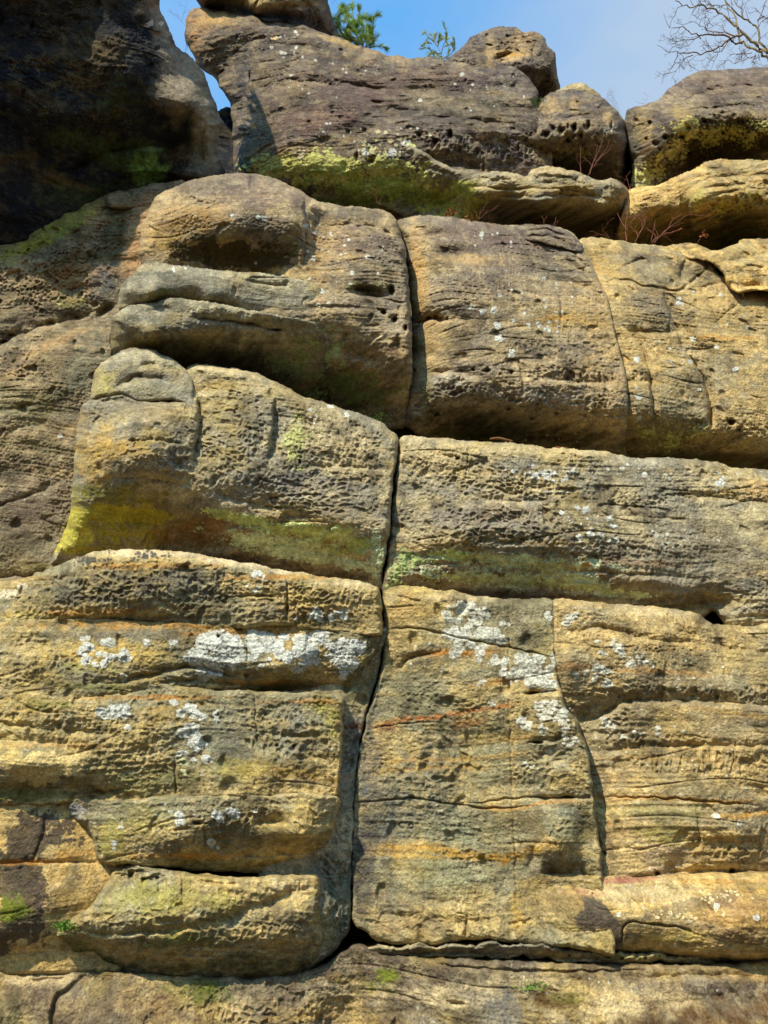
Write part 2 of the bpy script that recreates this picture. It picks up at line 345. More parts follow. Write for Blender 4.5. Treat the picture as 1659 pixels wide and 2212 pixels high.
def colour_base(tone, X, Z, wz, d, seed, bd, bd2, ro, strk, var):
    c1, c2, c3, am, ad = TONES[tone]
    n1 = fbm(X * 1.1 + seed, Z * 1.7, 201 + seed, 4, .55); n2 = fbm(X * 4.2, Z * 6, 202, 4, .6); n3 = fbm(X * 16, Z * 20, 203, 3, .6)
    st = perlin(X * 9, Z * .9, 205 + seed) + .5 * perlin(X * 24, Z * 2.2, 206)
    m = sstep(-.28, .42, n1 * .8 + n2 * .45 + bd * .35 + am + .18 * strk * st)
    C = lin(c1)[None] * (1 - m)[:, None] + lin(c2)[None] * m[:, None]
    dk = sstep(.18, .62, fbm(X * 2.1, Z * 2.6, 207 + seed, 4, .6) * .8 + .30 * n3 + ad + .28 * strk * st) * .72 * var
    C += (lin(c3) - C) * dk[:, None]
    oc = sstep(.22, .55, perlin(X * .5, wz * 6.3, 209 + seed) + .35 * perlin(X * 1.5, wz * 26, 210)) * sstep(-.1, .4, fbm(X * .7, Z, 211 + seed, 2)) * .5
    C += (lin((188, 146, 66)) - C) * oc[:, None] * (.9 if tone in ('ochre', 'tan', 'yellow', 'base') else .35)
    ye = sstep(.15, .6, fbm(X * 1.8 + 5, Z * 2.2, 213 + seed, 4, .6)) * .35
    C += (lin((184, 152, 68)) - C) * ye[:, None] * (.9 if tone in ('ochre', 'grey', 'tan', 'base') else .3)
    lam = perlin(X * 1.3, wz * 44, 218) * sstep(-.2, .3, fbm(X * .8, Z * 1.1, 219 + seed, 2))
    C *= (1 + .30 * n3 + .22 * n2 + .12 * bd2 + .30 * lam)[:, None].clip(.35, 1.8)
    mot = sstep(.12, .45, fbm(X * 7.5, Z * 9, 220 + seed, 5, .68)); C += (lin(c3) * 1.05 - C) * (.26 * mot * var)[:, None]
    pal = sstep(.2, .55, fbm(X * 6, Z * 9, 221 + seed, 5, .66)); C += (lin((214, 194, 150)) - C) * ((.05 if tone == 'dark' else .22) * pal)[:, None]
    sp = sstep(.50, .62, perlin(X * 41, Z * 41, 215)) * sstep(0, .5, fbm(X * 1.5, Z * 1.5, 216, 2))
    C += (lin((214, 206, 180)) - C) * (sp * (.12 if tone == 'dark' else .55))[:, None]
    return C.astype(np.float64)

def rock_mat():
    if 'rock' in MAT: return MAT['rock']
    m = bpy.data.materials.new('weathered_sandstone'); m.use_nodes = True; t = m.node_tree; N = t.nodes; K = t.links.new
    b = N['Principled BSDF']; b.inputs['Specular IOR Level'].default_value = .25
    at = N.new('ShaderNodeAttribute'); at.attribute_name = 'rock_colour'
    tc = N.new('ShaderNodeNewGeometry')
    n1 = N.new('ShaderNodeTexNoise'); n1.inputs['Scale'].default_value = 70; n1.inputs['Detail'].default_value = 5; n1.inputs['Roughness'].default_value = .68
    n2 = N.new('ShaderNodeTexNoise'); n2.inputs['Scale'].default_value = 24; n2.inputs['Detail'].default_value = 6; n2.inputs['Roughness'].default_value = .62
    n3 = N.new('ShaderNodeTexVoronoi'); n3.inputs['Scale'].default_value = 46
    for q in (n1, n2, n3): K(tc.outputs['Position'], q.inputs['Vector'])
    mr = N.new('ShaderNodeMapRange'); mr.inputs['From Min'].default_value = .25; mr.inputs['From Max'].default_value = .75; mr.inputs['To Min'].default_value = .48; mr.inputs['To Max'].default_value = 1.5
    K(n1.outputs['Fac'], mr.inputs['Value'])
    mr2 = N.new('ShaderNodeMapRange'); mr2.inputs['From Min'].default_value = .3; mr2.inputs['From Max'].default_value = .7; mr2.inputs['To Min'].default_value = .72; mr2.inputs['To Max'].default_value = 1.26
    K(n2.outputs['Fac'], mr2.inputs['Value'])
    mu = N.new('ShaderNodeMath'); mu.operation = 'MULTIPLY'; K(mr.outputs[0], mu.inputs[0]); K(mr2.outputs[0], mu.inputs[1])
    vm = N.new('ShaderNodeVectorMath'); vm.operation = 'SCALE'; K(at.outputs['Color'], vm.inputs[0]); K(mu.outputs[0], vm.inputs['Scale'])
    K(vm.outputs[0], b.inputs['Base Color'])
    rr = N.new('ShaderNodeMapRange'); rr.inputs['To Min'].default_value = .93; rr.inputs['To Max'].default_value = .28; K(at.outputs['Alpha'], rr.inputs['Value']); K(rr.outputs[0], b.inputs['Roughness'])
    ad = N.new('ShaderNodeMath'); ad.operation = 'ADD'; K(n1.outputs['Fac'], ad.inputs[0]); K(n2.outputs['Fac'], ad.inputs[1])
    ad2 = N.new('ShaderNodeMath'); ad2.operation = 'MULTIPLY_ADD'; ad2.inputs[1].default_value = .35; K(n3.outputs['Distance'], ad2.inputs[0]); K(ad.outputs[0], ad2.inputs[2])
    bu = N.new('ShaderNodeBump'); bu.inputs['Strength'].default_value = .9; bu.inputs['Distance'].default_value = .018; K(ad2.outputs[0], bu.inputs['Height']); K(bu.outputs[0], b.inputs['Normal'])
    MAT['rock'] = m; return m
# ------------------------------------------------------------------ the setting
def simple_mat(name, c, rough=.9, noise=0, sc_=8):
    if name in MAT: return MAT[name]
    m = bpy.data.materials.new(name); m.use_nodes = True; b = m.node_tree.nodes['Principled BSDF']
    col = tuple(float(q) for q in lin(c)) + (1,); b.inputs['Base Color'].default_value = col; b.inputs['Roughness'].default_value = rough
    b.inputs['Specular IOR Level'].default_value = .2
    if noise:
        N = m.node_tree.nodes; n = N.new('ShaderNodeTexNoise'); n.inputs['Scale'].default_value = sc_; n.inputs['Detail'].default_value = 6
        g = N.new('ShaderNodeNewGeometry'); m.node_tree.links.new(g.outputs['Position'], n.inputs['Vector'])
        r = N.new('ShaderNodeValToRGB'); r.color_ramp.elements[0].position = .3; r.color_ramp.elements[1].position = .7
        r.color_ramp.elements[0].color = tuple(q * (1 - noise) for q in col[:3]) + (1,); r.color_ramp.elements[1].color = tuple(min(1, q * (1 + noise)) for q in col[:3]) + (1,)
        m.node_tree.links.new(n.outputs['Fac'], r.inputs['Fac']); m.node_tree.links.new(r.outputs['Color'], b.inputs['Base Color'])
    MAT[name] = m; return m
def mesh_obj(name, V, Fc, mat, parent=None, smooth=True, loc=(0, 0, 0)):
    me = bpy.data.meshes.new(name); me.from_pydata(V, [], Fc); me.materials.append(mat)
    if smooth: me.polygons.foreach_set('use_smooth', [True] * len(me.polygons))
    o = bpy.data.objects.new(name, me); COL.objects.link(o); o.parent = parent; o.location = loc
    return o
def tag(o, label, cat, group=None, kind=None):
    if label: o['label'] = label
    if cat: o['category'] = cat
    if group: o['group'] = group
    if kind: o['kind'] = kind
    return o
gr = mesh_obj('ground', [(-900, -900, 0), (900, -900, 0), (900, 900, 0), (-900, 900, 0)], [(0, 1, 2, 3)], simple_mat('earth', (62, 54, 38), .95, .3, 1.5), smooth=False)
tag(gr, 'dark leaf strewn earth at the foot of the cliff', 'ground', kind='structure')
def hillside():
    prof = [(6.6, -.5), (6.9, 2.5), (7.3, 6.6), (8.6, 8.2), (9.5, 9.2), (9.6, 11.0), (12, 11.4), (40, 11.6), (60, -.5)]
    xs = np.linspace(-22, 24, 60); Vv = []; Ff = []; n = len(prof)
    for i, x in enumerate(xs):
        for j, (y, z) in enumerate(prof):
            k = .12 * math.sin(x * 1.7 + j) + .08 * math.sin(x * 4.1 + j * 2.3)
            Vv.append((float(x), y + abs(k), z + (k if j > 1 else 0)))
    for i in range(len(xs) - 1):
        for j in range(n - 1): a = i * n + j; Ff.append((a, a + n, a + n + 1, a + 1))
    o = mesh_obj('hillside', Vv, Ff, simple_mat('hill_rock', (84, 74, 54), .95, .35, 3)); tag(o, 'dark rock of the hillside behind the cliff blocks', 'hillside', kind='structure')
hillside()

WH = (206, 204, 190); GRN = (202, 212, 164); MOS = (104, 112, 34); YEL = (176, 164, 76); DRK = (62, 54, 42); ORA = (196, 132, 44); PAL = (222, 196, 144)
GR2 = 'sandstone blocks left of the main crack, lower cliff'
# ================= lowest band
block('rock_shelf', 'lowest band of pale stained sandstone along the bottom edge, below the overhangs', 'rock shelf',
  [(-80, 2112, 14, .12), (100, 2100, 14, .12), (200, 2098, 14, .12), (330, 2102, 16, .12), (480, 2108, 18, .12), (600, 2108, 20, .12), (680, 2092, 14, .1), (725, 2066, 10, .08), (748, 2048, 10, .08), (772, 2040, 10, .08), (812, 2052, 10, .08), (850, 2062, 12, .08), (1000, 2070, 14, .1), (1250, 2080, 14, .12), (1500, 2082, 14, .12), (1740, 2080, 14, .12), (1740, 2290), (-80, 2290)],
  [(770, 2040, 5.98), (0, 2110, 5.96), (0, 2200, 5.86), (330, 2120, 5.93), (350, 2250, 5.8), (700, 2120, 5.9), (760, 2220, 5.9), (980, 2120, 5.74), (1100, 2200, 5.64), (1300, 2120, 5.66), (1650, 2110, 5.62), (1650, 2230, 5.45), (1300, 2270, 5.5), (700, 2290, 5.85)],
  R=14, D=.1, tone='base', seed=11, und=1.0, bed=.9, scal=.5, wob=3,
  F=[crk([(180, 2110), (150, 2135), (118, 2170), (112, 2290)], 5, .06), crk([(160, 2110), (120, 2112), (60, 2118)], 3, .03), pit(560, 2180, 170, 70, 17, 22, .035), pit(700, 2140, 60, 50, 14, 20, .02), bmp(900, 2215, 90, 40, .05), bmp(740, 2195, 50, 60, -.10),
     led([(1370, 2205), (1440, 2170), (1520, 2155), (1600, 2140), (1740, 2125)], 22, 60, .05), led([(1290, 2100), (1390, 2112), (1500, 2105), (1659, 2108)], 14, 4, .05), crk([(930, 2080), (1050, 2092), (1200, 2098), (1380, 2094)], 3, .03),
     pok(985, 2165, 26, 7, .05, 8), pok(1200, 2140, 22, 6, .03, 10),
     soft((82, 52, 24), 1600, 2190, 240, 62, .9, -8, .5), soft((76, 50, 26), 1430, 2220, 120, 30, .8, 0, .5), soft((90, 60, 28), 1205, 2160, 80, 22, .75, 12), soft(MOS, 1225, 2155, 45, 12, .5),
     soft((70, 110, 26), 1150, 2131, 26, 9, .95, 6, .3), soft((110, 104, 26), 842, 2118, 28, 34, .8, 0), crust((120, 128, 40), 820, 2115, 30, 22, .2, 7),
     soft((112, 92, 72), 260, 2190, 150, 60, .75, 0, .5), soft((104, 86, 70), 60, 2170, 100, 40, .7, 0, .5), soft(PAL, 90, 2115, 120, 16, .7), soft(MOS, 420, 2140, 80, 30, .7), soft((96, 104, 40), 460, 2150, 50, 30, .6), soft((110, 80, 56), 350, 2200, 60, 60, .5), soft((84, 82, 40), 10, 2190, 50, 60, .6),
     soft(PAL, 960, 2150, 170, 30, .75), soft(PAL, 1120, 2115, 120, 20, .6), soft(PAL, 1330, 2180, 150, 24, .6, -8), soft((112, 112, 110), 1090, 2190, 70, 50, .6), soft((96, 88, 80), 1010, 2150, 40, 14, .6), soft((70, 58, 40), 1000, 2205, 45, 30, .8), soft((70, 58, 40), 1030, 2110, 80, 16, .7),
     soft((90, 72, 46), 1260, 2105, 90, 26, .7), soft((126, 106, 88), 1500, 2130, 150, 22, .6), lich(1000, 2225, 200, 20, 10, 1.5, 3), lich(1380, 2140, 200, 40, 14, 1.5, 3)])

block('rock_ledge', 'thin ragged pale ledge squeezed between the right hand wall and the lowest band', 'rock ledge',
  [(745, 2048), (800, 2044), (900, 2040), (1000, 2040), (1120, 2036), (1250, 2052), (1350, 2058), (1430, 2062), (1530, 2066), (1560, 2080), (1600, 2096, 6, .06), (1540, 2092, 6, .06), (1480, 2080, 6, .06), (1380, 2082, 8, .06), (1300, 2080, 8, .06), (1220, 2080, 8, .06), (1150, 2068, 8, .06), (1080, 2072, 8, .06), (1000, 2066, 8, .06), (930, 2072, 8, .06), (850, 2066, 8, .06), (780, 2062, 8, .06)],
  [(750, 2050, 6.05), (900, 2055, 5.86), (1100, 2055, 5.80), (1300, 2068, 5.78), (1550, 2080, 5.80), (1000, 2080, 5.93)], R=12, D=.1, tone='tan', seed=12, wob=5, und=.4, rough=1.6,
  F=[led([(840, 2062), (960, 2058), (1080, 2062), (1200, 2070), (1300, 2072)], 7, 3, .06), soft(YEL, 1350, 2066, 160, 14, .5), soft(DRK, 880, 2055, 120, 10, .6)] + [pok(1230 + 27 * i + (i * 37 % 11), 2063 + (i * 13 % 9), 6 + i % 3, 4, .06) for i in range(10)])

# ================= left lower stack
LBASE = dict(tone='ochre', scal=.55)
block('smooth_rock', 'smooth yellow sandstone stained with dark patches at the left edge, beside the mossy rounded block', 'rock',
  [(-80, 1722), (60, 1722), (200, 1724), (300, 1730), (330, 1900), (300, 2000), (260, 2098, 20, .1), (200, 2108, 20, .15), (60, 2112, 20, .15), (-80, 2120, 20, .15)],
  [(0, 1740, 5.88), (0, 1860, 5.82), (0, 2000, 5.78), (0, 2100, 5.98), (130, 1800, 5.88), (120, 1950, 5.86), (200, 2090, 6.04), (260, 1800, 6.04)],
  R=10, D=.08, tone='yellow', seed=13, rough=.45, bed=.6, F=[led([(-80, 1868), (60, 1862), (180, 1862), (240, 1866)], 6, 3, .035), crk([(100, 1745), (95, 1800), (72, 1850), (60, 1880)], 4, .02), bmp(60, 2060, 120, 30, -.05),
     soft((92, 78, 58), 74, 1810, 42, 66, .95, 25, .8), soft((92, 78, 58), 30, 1850, 80, 34, .92, -20, .8), soft((96, 80, 60), 55, 1910, 36, 80, .9, 0, .8), soft((88, 76, 58), 10, 1890, 50, 50, .85, 0, .8), soft((92, 78, 60), 40, 2015, 80, 34, .9, -12, .8), soft((96, 80, 60), 95, 1925, 14, 30, .7), soft(ORA, 60, 1862, 120, 8, .7), soft(ORA, 140, 1845, 60, 14, .6), crust((88, 74, 60), 130, 1790, 60, 34, .15, 12), crust((88, 74, 60), 90, 1930, 26, 40, .3, 9), crust(MOS, 25, 1965, 30, 26, -.2, 9), soft((110, 112, 30), 20, 1970, 36, 26, .8),
     soft((120, 104, 56), 150, 2040, 60, 30, .6), band([(-20, 1722), (100, 1722), (200, 1724)], 6, (110, 96, 34), .7)])
block('angled_rock_face', 'grey shaded recess face between the left blocks and the main lower crack', 'rock face',
  [(600, 1380, 8, .05), (826, 1350, 8, .1), (822, 1420, 8, .1), (804, 1500, 6, .07), (782, 1580, 5, .05), (768, 1700, 5, .05), (762, 1850, 5, .05), (757, 1990, 6, .05), (742, 2030, 10, .08), (700, 2075, 14, .12), (640, 2098, 14, .12), (560, 2080, 8, .05)],
  [(640, 1450, 6.06), (700, 1450, 6.02), (815, 1380, 5.98), (735, 1500, 5.94), (800, 1480, 6.02), (680, 1700, 6.0), (738, 1700, 5.92), (762, 1700, 6.02), (640, 1850, 6.02), (705, 1850, 5.93), (757, 1900, 6.06), (640, 1980, 6.0), (695, 1960, 5.87), (750, 2000, 6.0), (640, 2080, 6.1), (700, 2070, 6.0)],
  R=8, D=.1, tone='grey', seed=14, rough=1.5, scal=.4, bed=.5, ext=.9,
  F=[pit(725, 1920, 40, 120, 12, 22, .05, -12), pit(740, 1800, 22, 90, 11, 20, .03), soft((112, 118, 112), 740, 1650, 30, 160, .6), soft((84, 92, 76), 730, 1950, 40, 120, .7), soft((76, 78, 80), 770, 1600, 30, 70, .8), soft((96, 90, 52), 760, 1470, 60, 50, .7), soft((112, 66, 36), 780, 1568, 40, 8, .8), soft((112, 100, 60), 640, 1960, 50, 90, .6), soft(YEL, 690, 2010, 30, 60, .3), crk([(700, 1888), (760, 1886)], 2, .02)])

block('mossy_block', 'rounded mossy block with pitted face, lowest in the left stack', 'rock block',
  [(120, 2012, 18, .14), (150, 1985, 14, .10), (190, 1960, 12, .08), (215, 1935, 10, .06), (235, 1900, 8, .04), (250, 1874, 8, .06), (300, 1866, 12, .13), (340, 1874, 14, .14), (420, 1884, 14, .14), (520, 1892, 14, .14), (620, 1889, 14, .14), (690, 1892, 14, .14), (692, 1950, 14, .10), (700, 2020, 18, .13), (680, 2082, 24, .2), (620, 2112, 26, .2), (500, 2118, 20, .15), (380, 2112, 20, .15), (300, 2105, 30, .2), (240, 2098, 40, .3), (170, 2070, 40, .35), (128, 2035, 34, .35)],
  [(250, 1900, 5.90), (160, 2010, 5.80), (300, 1980, 5.72), (450, 1920, 5.74), (450, 2000, 5.70), (450, 2100, 5.97), (620, 1930, 5.74), (620, 2000, 5.74), (620, 2090, 5.98), (250, 2090, 6.0), (690, 1960, 5.80)],
  seed=15, tone='ochre', scal=.7, F=[led([(370, 2005), (450, 1990), (540, 1962), (620, 1930), (690, 1905)], 10, 26, .05), led([(160, 2010), (260, 2015), (370, 2008), (440, 1998)], 8, 5, .05), pit(300, 1970, 120, 40, 16, 14, .03), pit(520, 2030, 150, 60, 18, 18, .035), pit(290, 1885, 70, 18, 20, 16, .06), pok(205, 1890, 16, 32, .06, 10), pok(283, 1890, 9, 9, .09), pok(310, 1900, 9, 16, .07), pok(342, 1896, 8, 6, .07), bmp(640, 1970, 40, 30, .04), bmp(200, 2060, 80, 40, -.08, 25), crk([(392, 1875), (395, 1960)], 2, .02), crk([(648, 1895), (648, 1940)], 2, .015), led([(400, 1885), (450, 1905), (545, 1908)], 5, 4, .03),
     soft((70, 84, 20), 195, 2070, 80, 32, .95, 25, .4), soft((92, 98, 30), 160, 2030, 40, 30, .6), soft(MOS, 420, 2030, 90, 18, .7), soft(YEL, 330, 1940, 120, 44, .7), soft(YEL, 470, 1945, 60, 24, .6), soft((70, 66, 34), 400, 2090, 220, 26, .8), soft(PAL, 620, 1915, 70, 26, .8), soft((110, 96, 74), 600, 1985, 80, 40, .6), soft((62, 66, 30), 590, 2080, 120, 28, .8), crust((96, 108, 40), 140, 2000, 22, 18, .2, 7), soft((86, 92, 40), 215, 1885, 20, 30, .7)])

block('slab_block', 'broad pitted block above the long black slot, left of the crack', 'rock block',
  [(160, 1722, 8, .1), (250, 1728, 8, .1), (380, 1717, 8, .1), (560, 1714, 8, .1), (640, 1712, 8, .1), (728, 1720, 8, .06), (728, 1760, 12, .1), (718, 1800, 16, .12), (705, 1850, 18, .14), (690, 1880, 20, .1), (560, 1885, 14, .06), (440, 1880, 14, .06), (300, 1868, 10, .05), (225, 1866, 14, .1), (205, 1840, 16, .15), (190, 1790, 16, .12), (150, 1760, 14, .1)],
  [(180, 1740, 5.86), (230, 1850, 5.83), (400, 1740, 5.77), (400, 1820, 5.75), (400, 1875, 5.92), (600, 1740, 5.76), (650, 1800, 5.70), (600, 1875, 6.12), (700, 1780, 5.76), (690, 1870, 6.1), (240, 1866, 5.86)],
  seed=16, tone='ochre', scal=.7, F=[led([(228, 1862), (290, 1848), (345, 1840), (410, 1836), (470, 1842), (540, 1842), (620, 1838), (700, 1828)], 10, 60, .0), led([(540, 1782), (570, 1775), (640, 1778)], 12, 8, .08), pit(600, 1765, 90, 40, 17, 19, .045), pit(330, 1770, 130, 40, 16, 16, .02), pok(425, 1778, 18, 7, .1, -4), pok(390, 1790, 30, 6, .04, -6), crk([(440, 1790), (443, 1845)], 3, .03), crk([(280, 1800), (370, 1770), (450, 1765)], 2, .02), bmp(640, 1800, 60, 26, .06), led([(470, 1842), (560, 1846), (700, 1836)], 8, 5, .05),
     soft((110, 104, 50), 460, 1862, 240, 20, .7), soft(ORA, 400, 1848, 160, 8, .6), soft((98, 88, 78), 160, 1745, 50, 16, .8), soft((196, 192, 184), 160, 1750, 26, 16, .4, 0, .8), soft((150, 146, 80), 330, 1760, 70, 50, .5), soft(YEL, 240, 1810, 40, 50, .7), soft(PAL, 700, 1740, 30, 20, .7),
     lich(388, 1768, 10, 9, 5, 6, 12), lich(470, 1762, 9, 9, 5, 6, 11), lich(503, 1752, 9, 8, 5, 7, 12), lich(551, 1752, 2, 2, 2, 4, 6), lich(455, 1822, 6, 5, 4, 5, 9), lich(472, 1830, 2, 2, 1, 5, 6), lich(248, 1824, 6, 10, 6, 3, 6), lich(262, 1786, 2, 2, 1, 5, 6), lich(400, 1750, 90, 20, 14, 1.5, 4)])

block('stepped_block', 'square edged block with pitted bands under the deep slot, left of the crack', 'rock block',
  [(-80, 1440, 14, .1), (60, 1440, 14, .1), (200, 1445, 10, .1), (300, 1460, 8, .08), (440, 1487, 8, .08), (520, 1490, 8, .1), (600, 1492, 8, .12), (735, 1498, 6, .08), (738, 1560, 7, .09), (738, 1640, 8, .10), (733, 1700, 8, .10), (728, 1722, 10, .1), (640, 1718, 8, .06), (560, 1722, 8, .06), (380, 1726, 8, .08), (250, 1738, 8, .1), (150, 1738, 8, .1), (-80, 1732, 8, .08)],
  [(0, 1500, 5.80), (0, 1640, 5.74), (0, 1720, 5.84), (150, 1640, 5.77), (200, 1720, 5.88), (260, 1600, 5.78), (300, 1480, 5.84), (500, 1540, 5.80), (500, 1700, 5.78), (720, 1520, 5.84), (720, 1700, 5.80), (600, 1600, 5.80)],
  seed=17, tone='ochre', scal=.75, F=[led([(-60, 1590), (60, 1600), (150, 1610), (160, 1640)], 24, 10, .06), led([(150, 1630), (160, 1680), (170, 1700)], 20, 14, -.05), led([(100, 1496), (170, 1494), (250, 1490), (330, 1480)], 10, 8, .12), led([(-20, 1560), (120, 1575), (280, 1588)], 12, 8, .035), led([(560, 1580), (640, 1590), (720, 1585)], 6, 5, .03), led([(600, 1640), (740, 1632)], 4, 6, .02),
     crk([(550, 1495), (553, 1560), (556, 1610)], 2, .02), crk([(380, 1640), (378, 1720)], 2, .03), pit(560, 1540, 170, 34, 15, 14, .03), pit(640, 1600, 120, 50, 19, 26, .045), pit(300, 1560, 200, 60, 18, 14, .02), pit(80, 1560, 90, 40, 22, 16, .03), pit(300, 1660, 160, 50, 22, 16, .025), pok(598, 1610, 6, 5, .06), pok(635, 1610, 5, 4, .06), pok(130, 1500, 40, 8, .1, -3), bmp(60, 1650, 90, 30, .08), bmp(40, 1705, 90, 14, -.05), bmp(200, 1705, 70, 14, -.05), pok(215, 1715, 40, 12, .05),
     soft(YEL, 700, 1525, 40, 32, .75), soft(YEL, 715, 1580, 26, 30, .6), soft((108, 112, 106), 470, 1580, 90, 70, .45), soft((120, 120, 112), 640, 1570, 70, 60, .6), soft((222, 192, 126), 80, 1650, 100, 38, .9, 0, .6), soft((214, 184, 110), 30, 1590, 70, 60, .8), soft((72, 48, 32), 200, 1712, 90, 14, .9), soft((100, 96, 30), 40, 1715, 120, 14, .8), soft(MOS, 90, 1520, 60, 14, .6), soft((110, 112, 66), 300, 1690, 120, 36, .7), soft(ORA, 320, 1506, 160, 7, .7), soft(ORA, 660, 1515, 100, 6, .6), soft(ORA, 130, 1610, 200, 8, .4), soft(YEL, 520, 1660, 100, 30, .4), soft((96, 92, 60), 230, 1640, 60, 26, .6),
     lich(243, 1535, 30, 13, 14, 7, 14), lich(375, 1518, 6, 6, 3, 5, 9), lich(408, 1533, 22, 15, 9, 7, 13), lich(428, 1548, 16, 6, 4, 4, 8), lich(468, 1545, 5, 12, 5, 3, 7), lich(412, 1588, 20, 18, 9, 8, 15), lich(432, 1612, 18, 10, 7, 6, 12), lich(395, 1625, 10, 6, 4, 4, 9), lich(450, 1640, 10, 7, 5, 4, 9), lich(430, 1640, 14, 4, 4, 3, 6), lich(277, 1575, 5, 6, 3, 3, 7), lich(400, 1660, 12, 26, 10, 2, 6, (196, 204, 150)), lich(440, 1670, 8, 14, 6, 2, 4)])

block('lichened_block', 'block with the widest white lichen patch, above the deep slot left of the crack', 'rock block',
  [(-80, 1335, 10, .12), (60, 1335, 10, .12), (120, 1330, 8, .1), (250, 1335, 8, .08), (400, 1345, 6, .06), (600, 1345, 6, .06), (700, 1358, 7, .08), (815, 1370, 10, .12), (815, 1400, 10, .1), (800, 1425, 12, .08), (775, 1450, 12, .08), (755, 1500, 12, .06), (735, 1508, 12, .1), (640, 1502, 10, .06), (540, 1500, 10, .06), (440, 1502, 10, .06), (300, 1510, 10, .06), (-80, 1510, 10, .06)],
  [(0, 1360, 5.92), (0, 1480, 5.80), (200, 1360, 5.86), (200, 1440, 5.78), (400, 1380, 5.80), (400, 1470, 5.80), (400, 1500, 5.95), (600, 1380, 5.80), (600, 1455, 5.76), (600, 1495, 6.12), (730, 1400, 5.82), (760, 1440, 5.86), (720, 1495, 6.06), (805, 1385, 5.9)],
  seed=18, tone='ochre', scal=.5, F=[led([(320, 1472), (420, 1470), (500, 1478), (530, 1487)], 6, 4, .05), led([(160, 1474), (240, 1472), (310, 1462), (350, 1452), (420, 1440), (520, 1462)], 7, 5, .06), led([(470, 1474), (545, 1484), (600, 1474), (660, 1474), (720, 1482)], 14, 24, .0), crk([(320, 1445), (400, 1442), (470, 1452), (535, 1462)], 2, .03), pok(258, 1472, 16, 4, .1, -6), pok(472, 1374, 5, 5, .08), pok(190, 1430, 6, 4, .06), pok(533, 1458, 10, 5, .06), pit(100, 1420, 90, 50, 20, 15, .035), pit(640, 1470, 120, 18, 16, 10, .02), crk([(530, 1350), (535, 1400), (532, 1440)], 2, .02), bmp(70, 1430, 70, 40, .06), pit(60, 1480, 80, 24, 16, 12, .03),
     soft((192, 138, 62), 320, 1350, 260, 12, .75), soft((180, 118, 46), 560, 1368, 150, 9, .7), soft((96, 88, 80), 250, 1372, 200, 14, .6), soft((214, 178, 96), 200, 1404, 160, 34, .8), soft(YEL, 190, 1440, 60, 16, .5), soft((110, 110, 50), 200, 1482, 90, 18, .7), soft((120, 96, 56), 640, 1478, 130, 12, .6), soft(ORA, 600, 1474, 120, 6, .6), soft((104, 100, 50), 780, 1435, 34, 50, .6),
     lich(232, 1386, 14, 8, 6, 6, 11), lich(186, 1392, 13, 16, 9, 6, 12), lich(213, 1412, 6, 4, 3, 5, 8), lich(178, 1405, 7, 7, 3, 7, 10), lich(185, 1422, 12, 8, 7, 4, 9), lich(236, 1418, 20, 8, 8, 5, 10), lich(272, 1414, 14, 10, 8, 6, 11), lich(215, 1436, 14, 8, 6, 4, 9), lich(318, 1387, 6, 3, 3, 5, 9), lich(376, 1387, 6, 4, 4, 5, 9), lich(270, 1458, 6, 4, 2, 3, 7), lich(268, 1471, 4, 4, 2, 4, 7), lich(366, 1400, 6, 4, 3, 2, 4),
     lich(470, 1385, 46, 16, 34, 8, 17), lich(450, 1425, 36, 22, 26, 8, 17), lich(450, 1452, 26, 14, 12, 7, 14), lich(500, 1410, 30, 24, 20, 7, 15), lich(415, 1418, 16, 12, 10, 4, 9), lich(560, 1385, 28, 16, 20, 8, 16), lich(595, 1400, 16, 18, 12, 8, 15), lich(610, 1372, 12, 5, 5, 6, 10), lich(627, 1418, 8, 8, 5, 7, 12), lich(545, 1420, 10, 14, 8, 4, 9), lich(660, 1395, 26, 18, 20, 8, 15), lich(690, 1380, 20, 12, 10, 7, 13), lich(735, 1395, 30, 14, 20, 7, 14), lich(745, 1425, 24, 24, 22, 7, 14), lich(742, 1452, 10, 12, 8, 5, 9), lich(770, 1396, 16, 12, 8, 6, 12), lich(665, 1432, 12, 10, 7, 5, 9), lich(645, 1444, 12, 8, 7, 4, 8), lich(683, 1425, 10, 8, 4, 3, 8), lich(712, 1414, 8, 8, 4, 4, 8), lich(600, 1428, 60, 8, 8, 2, 5), lich(560, 1440, 8, 8, 3, 3, 7)])

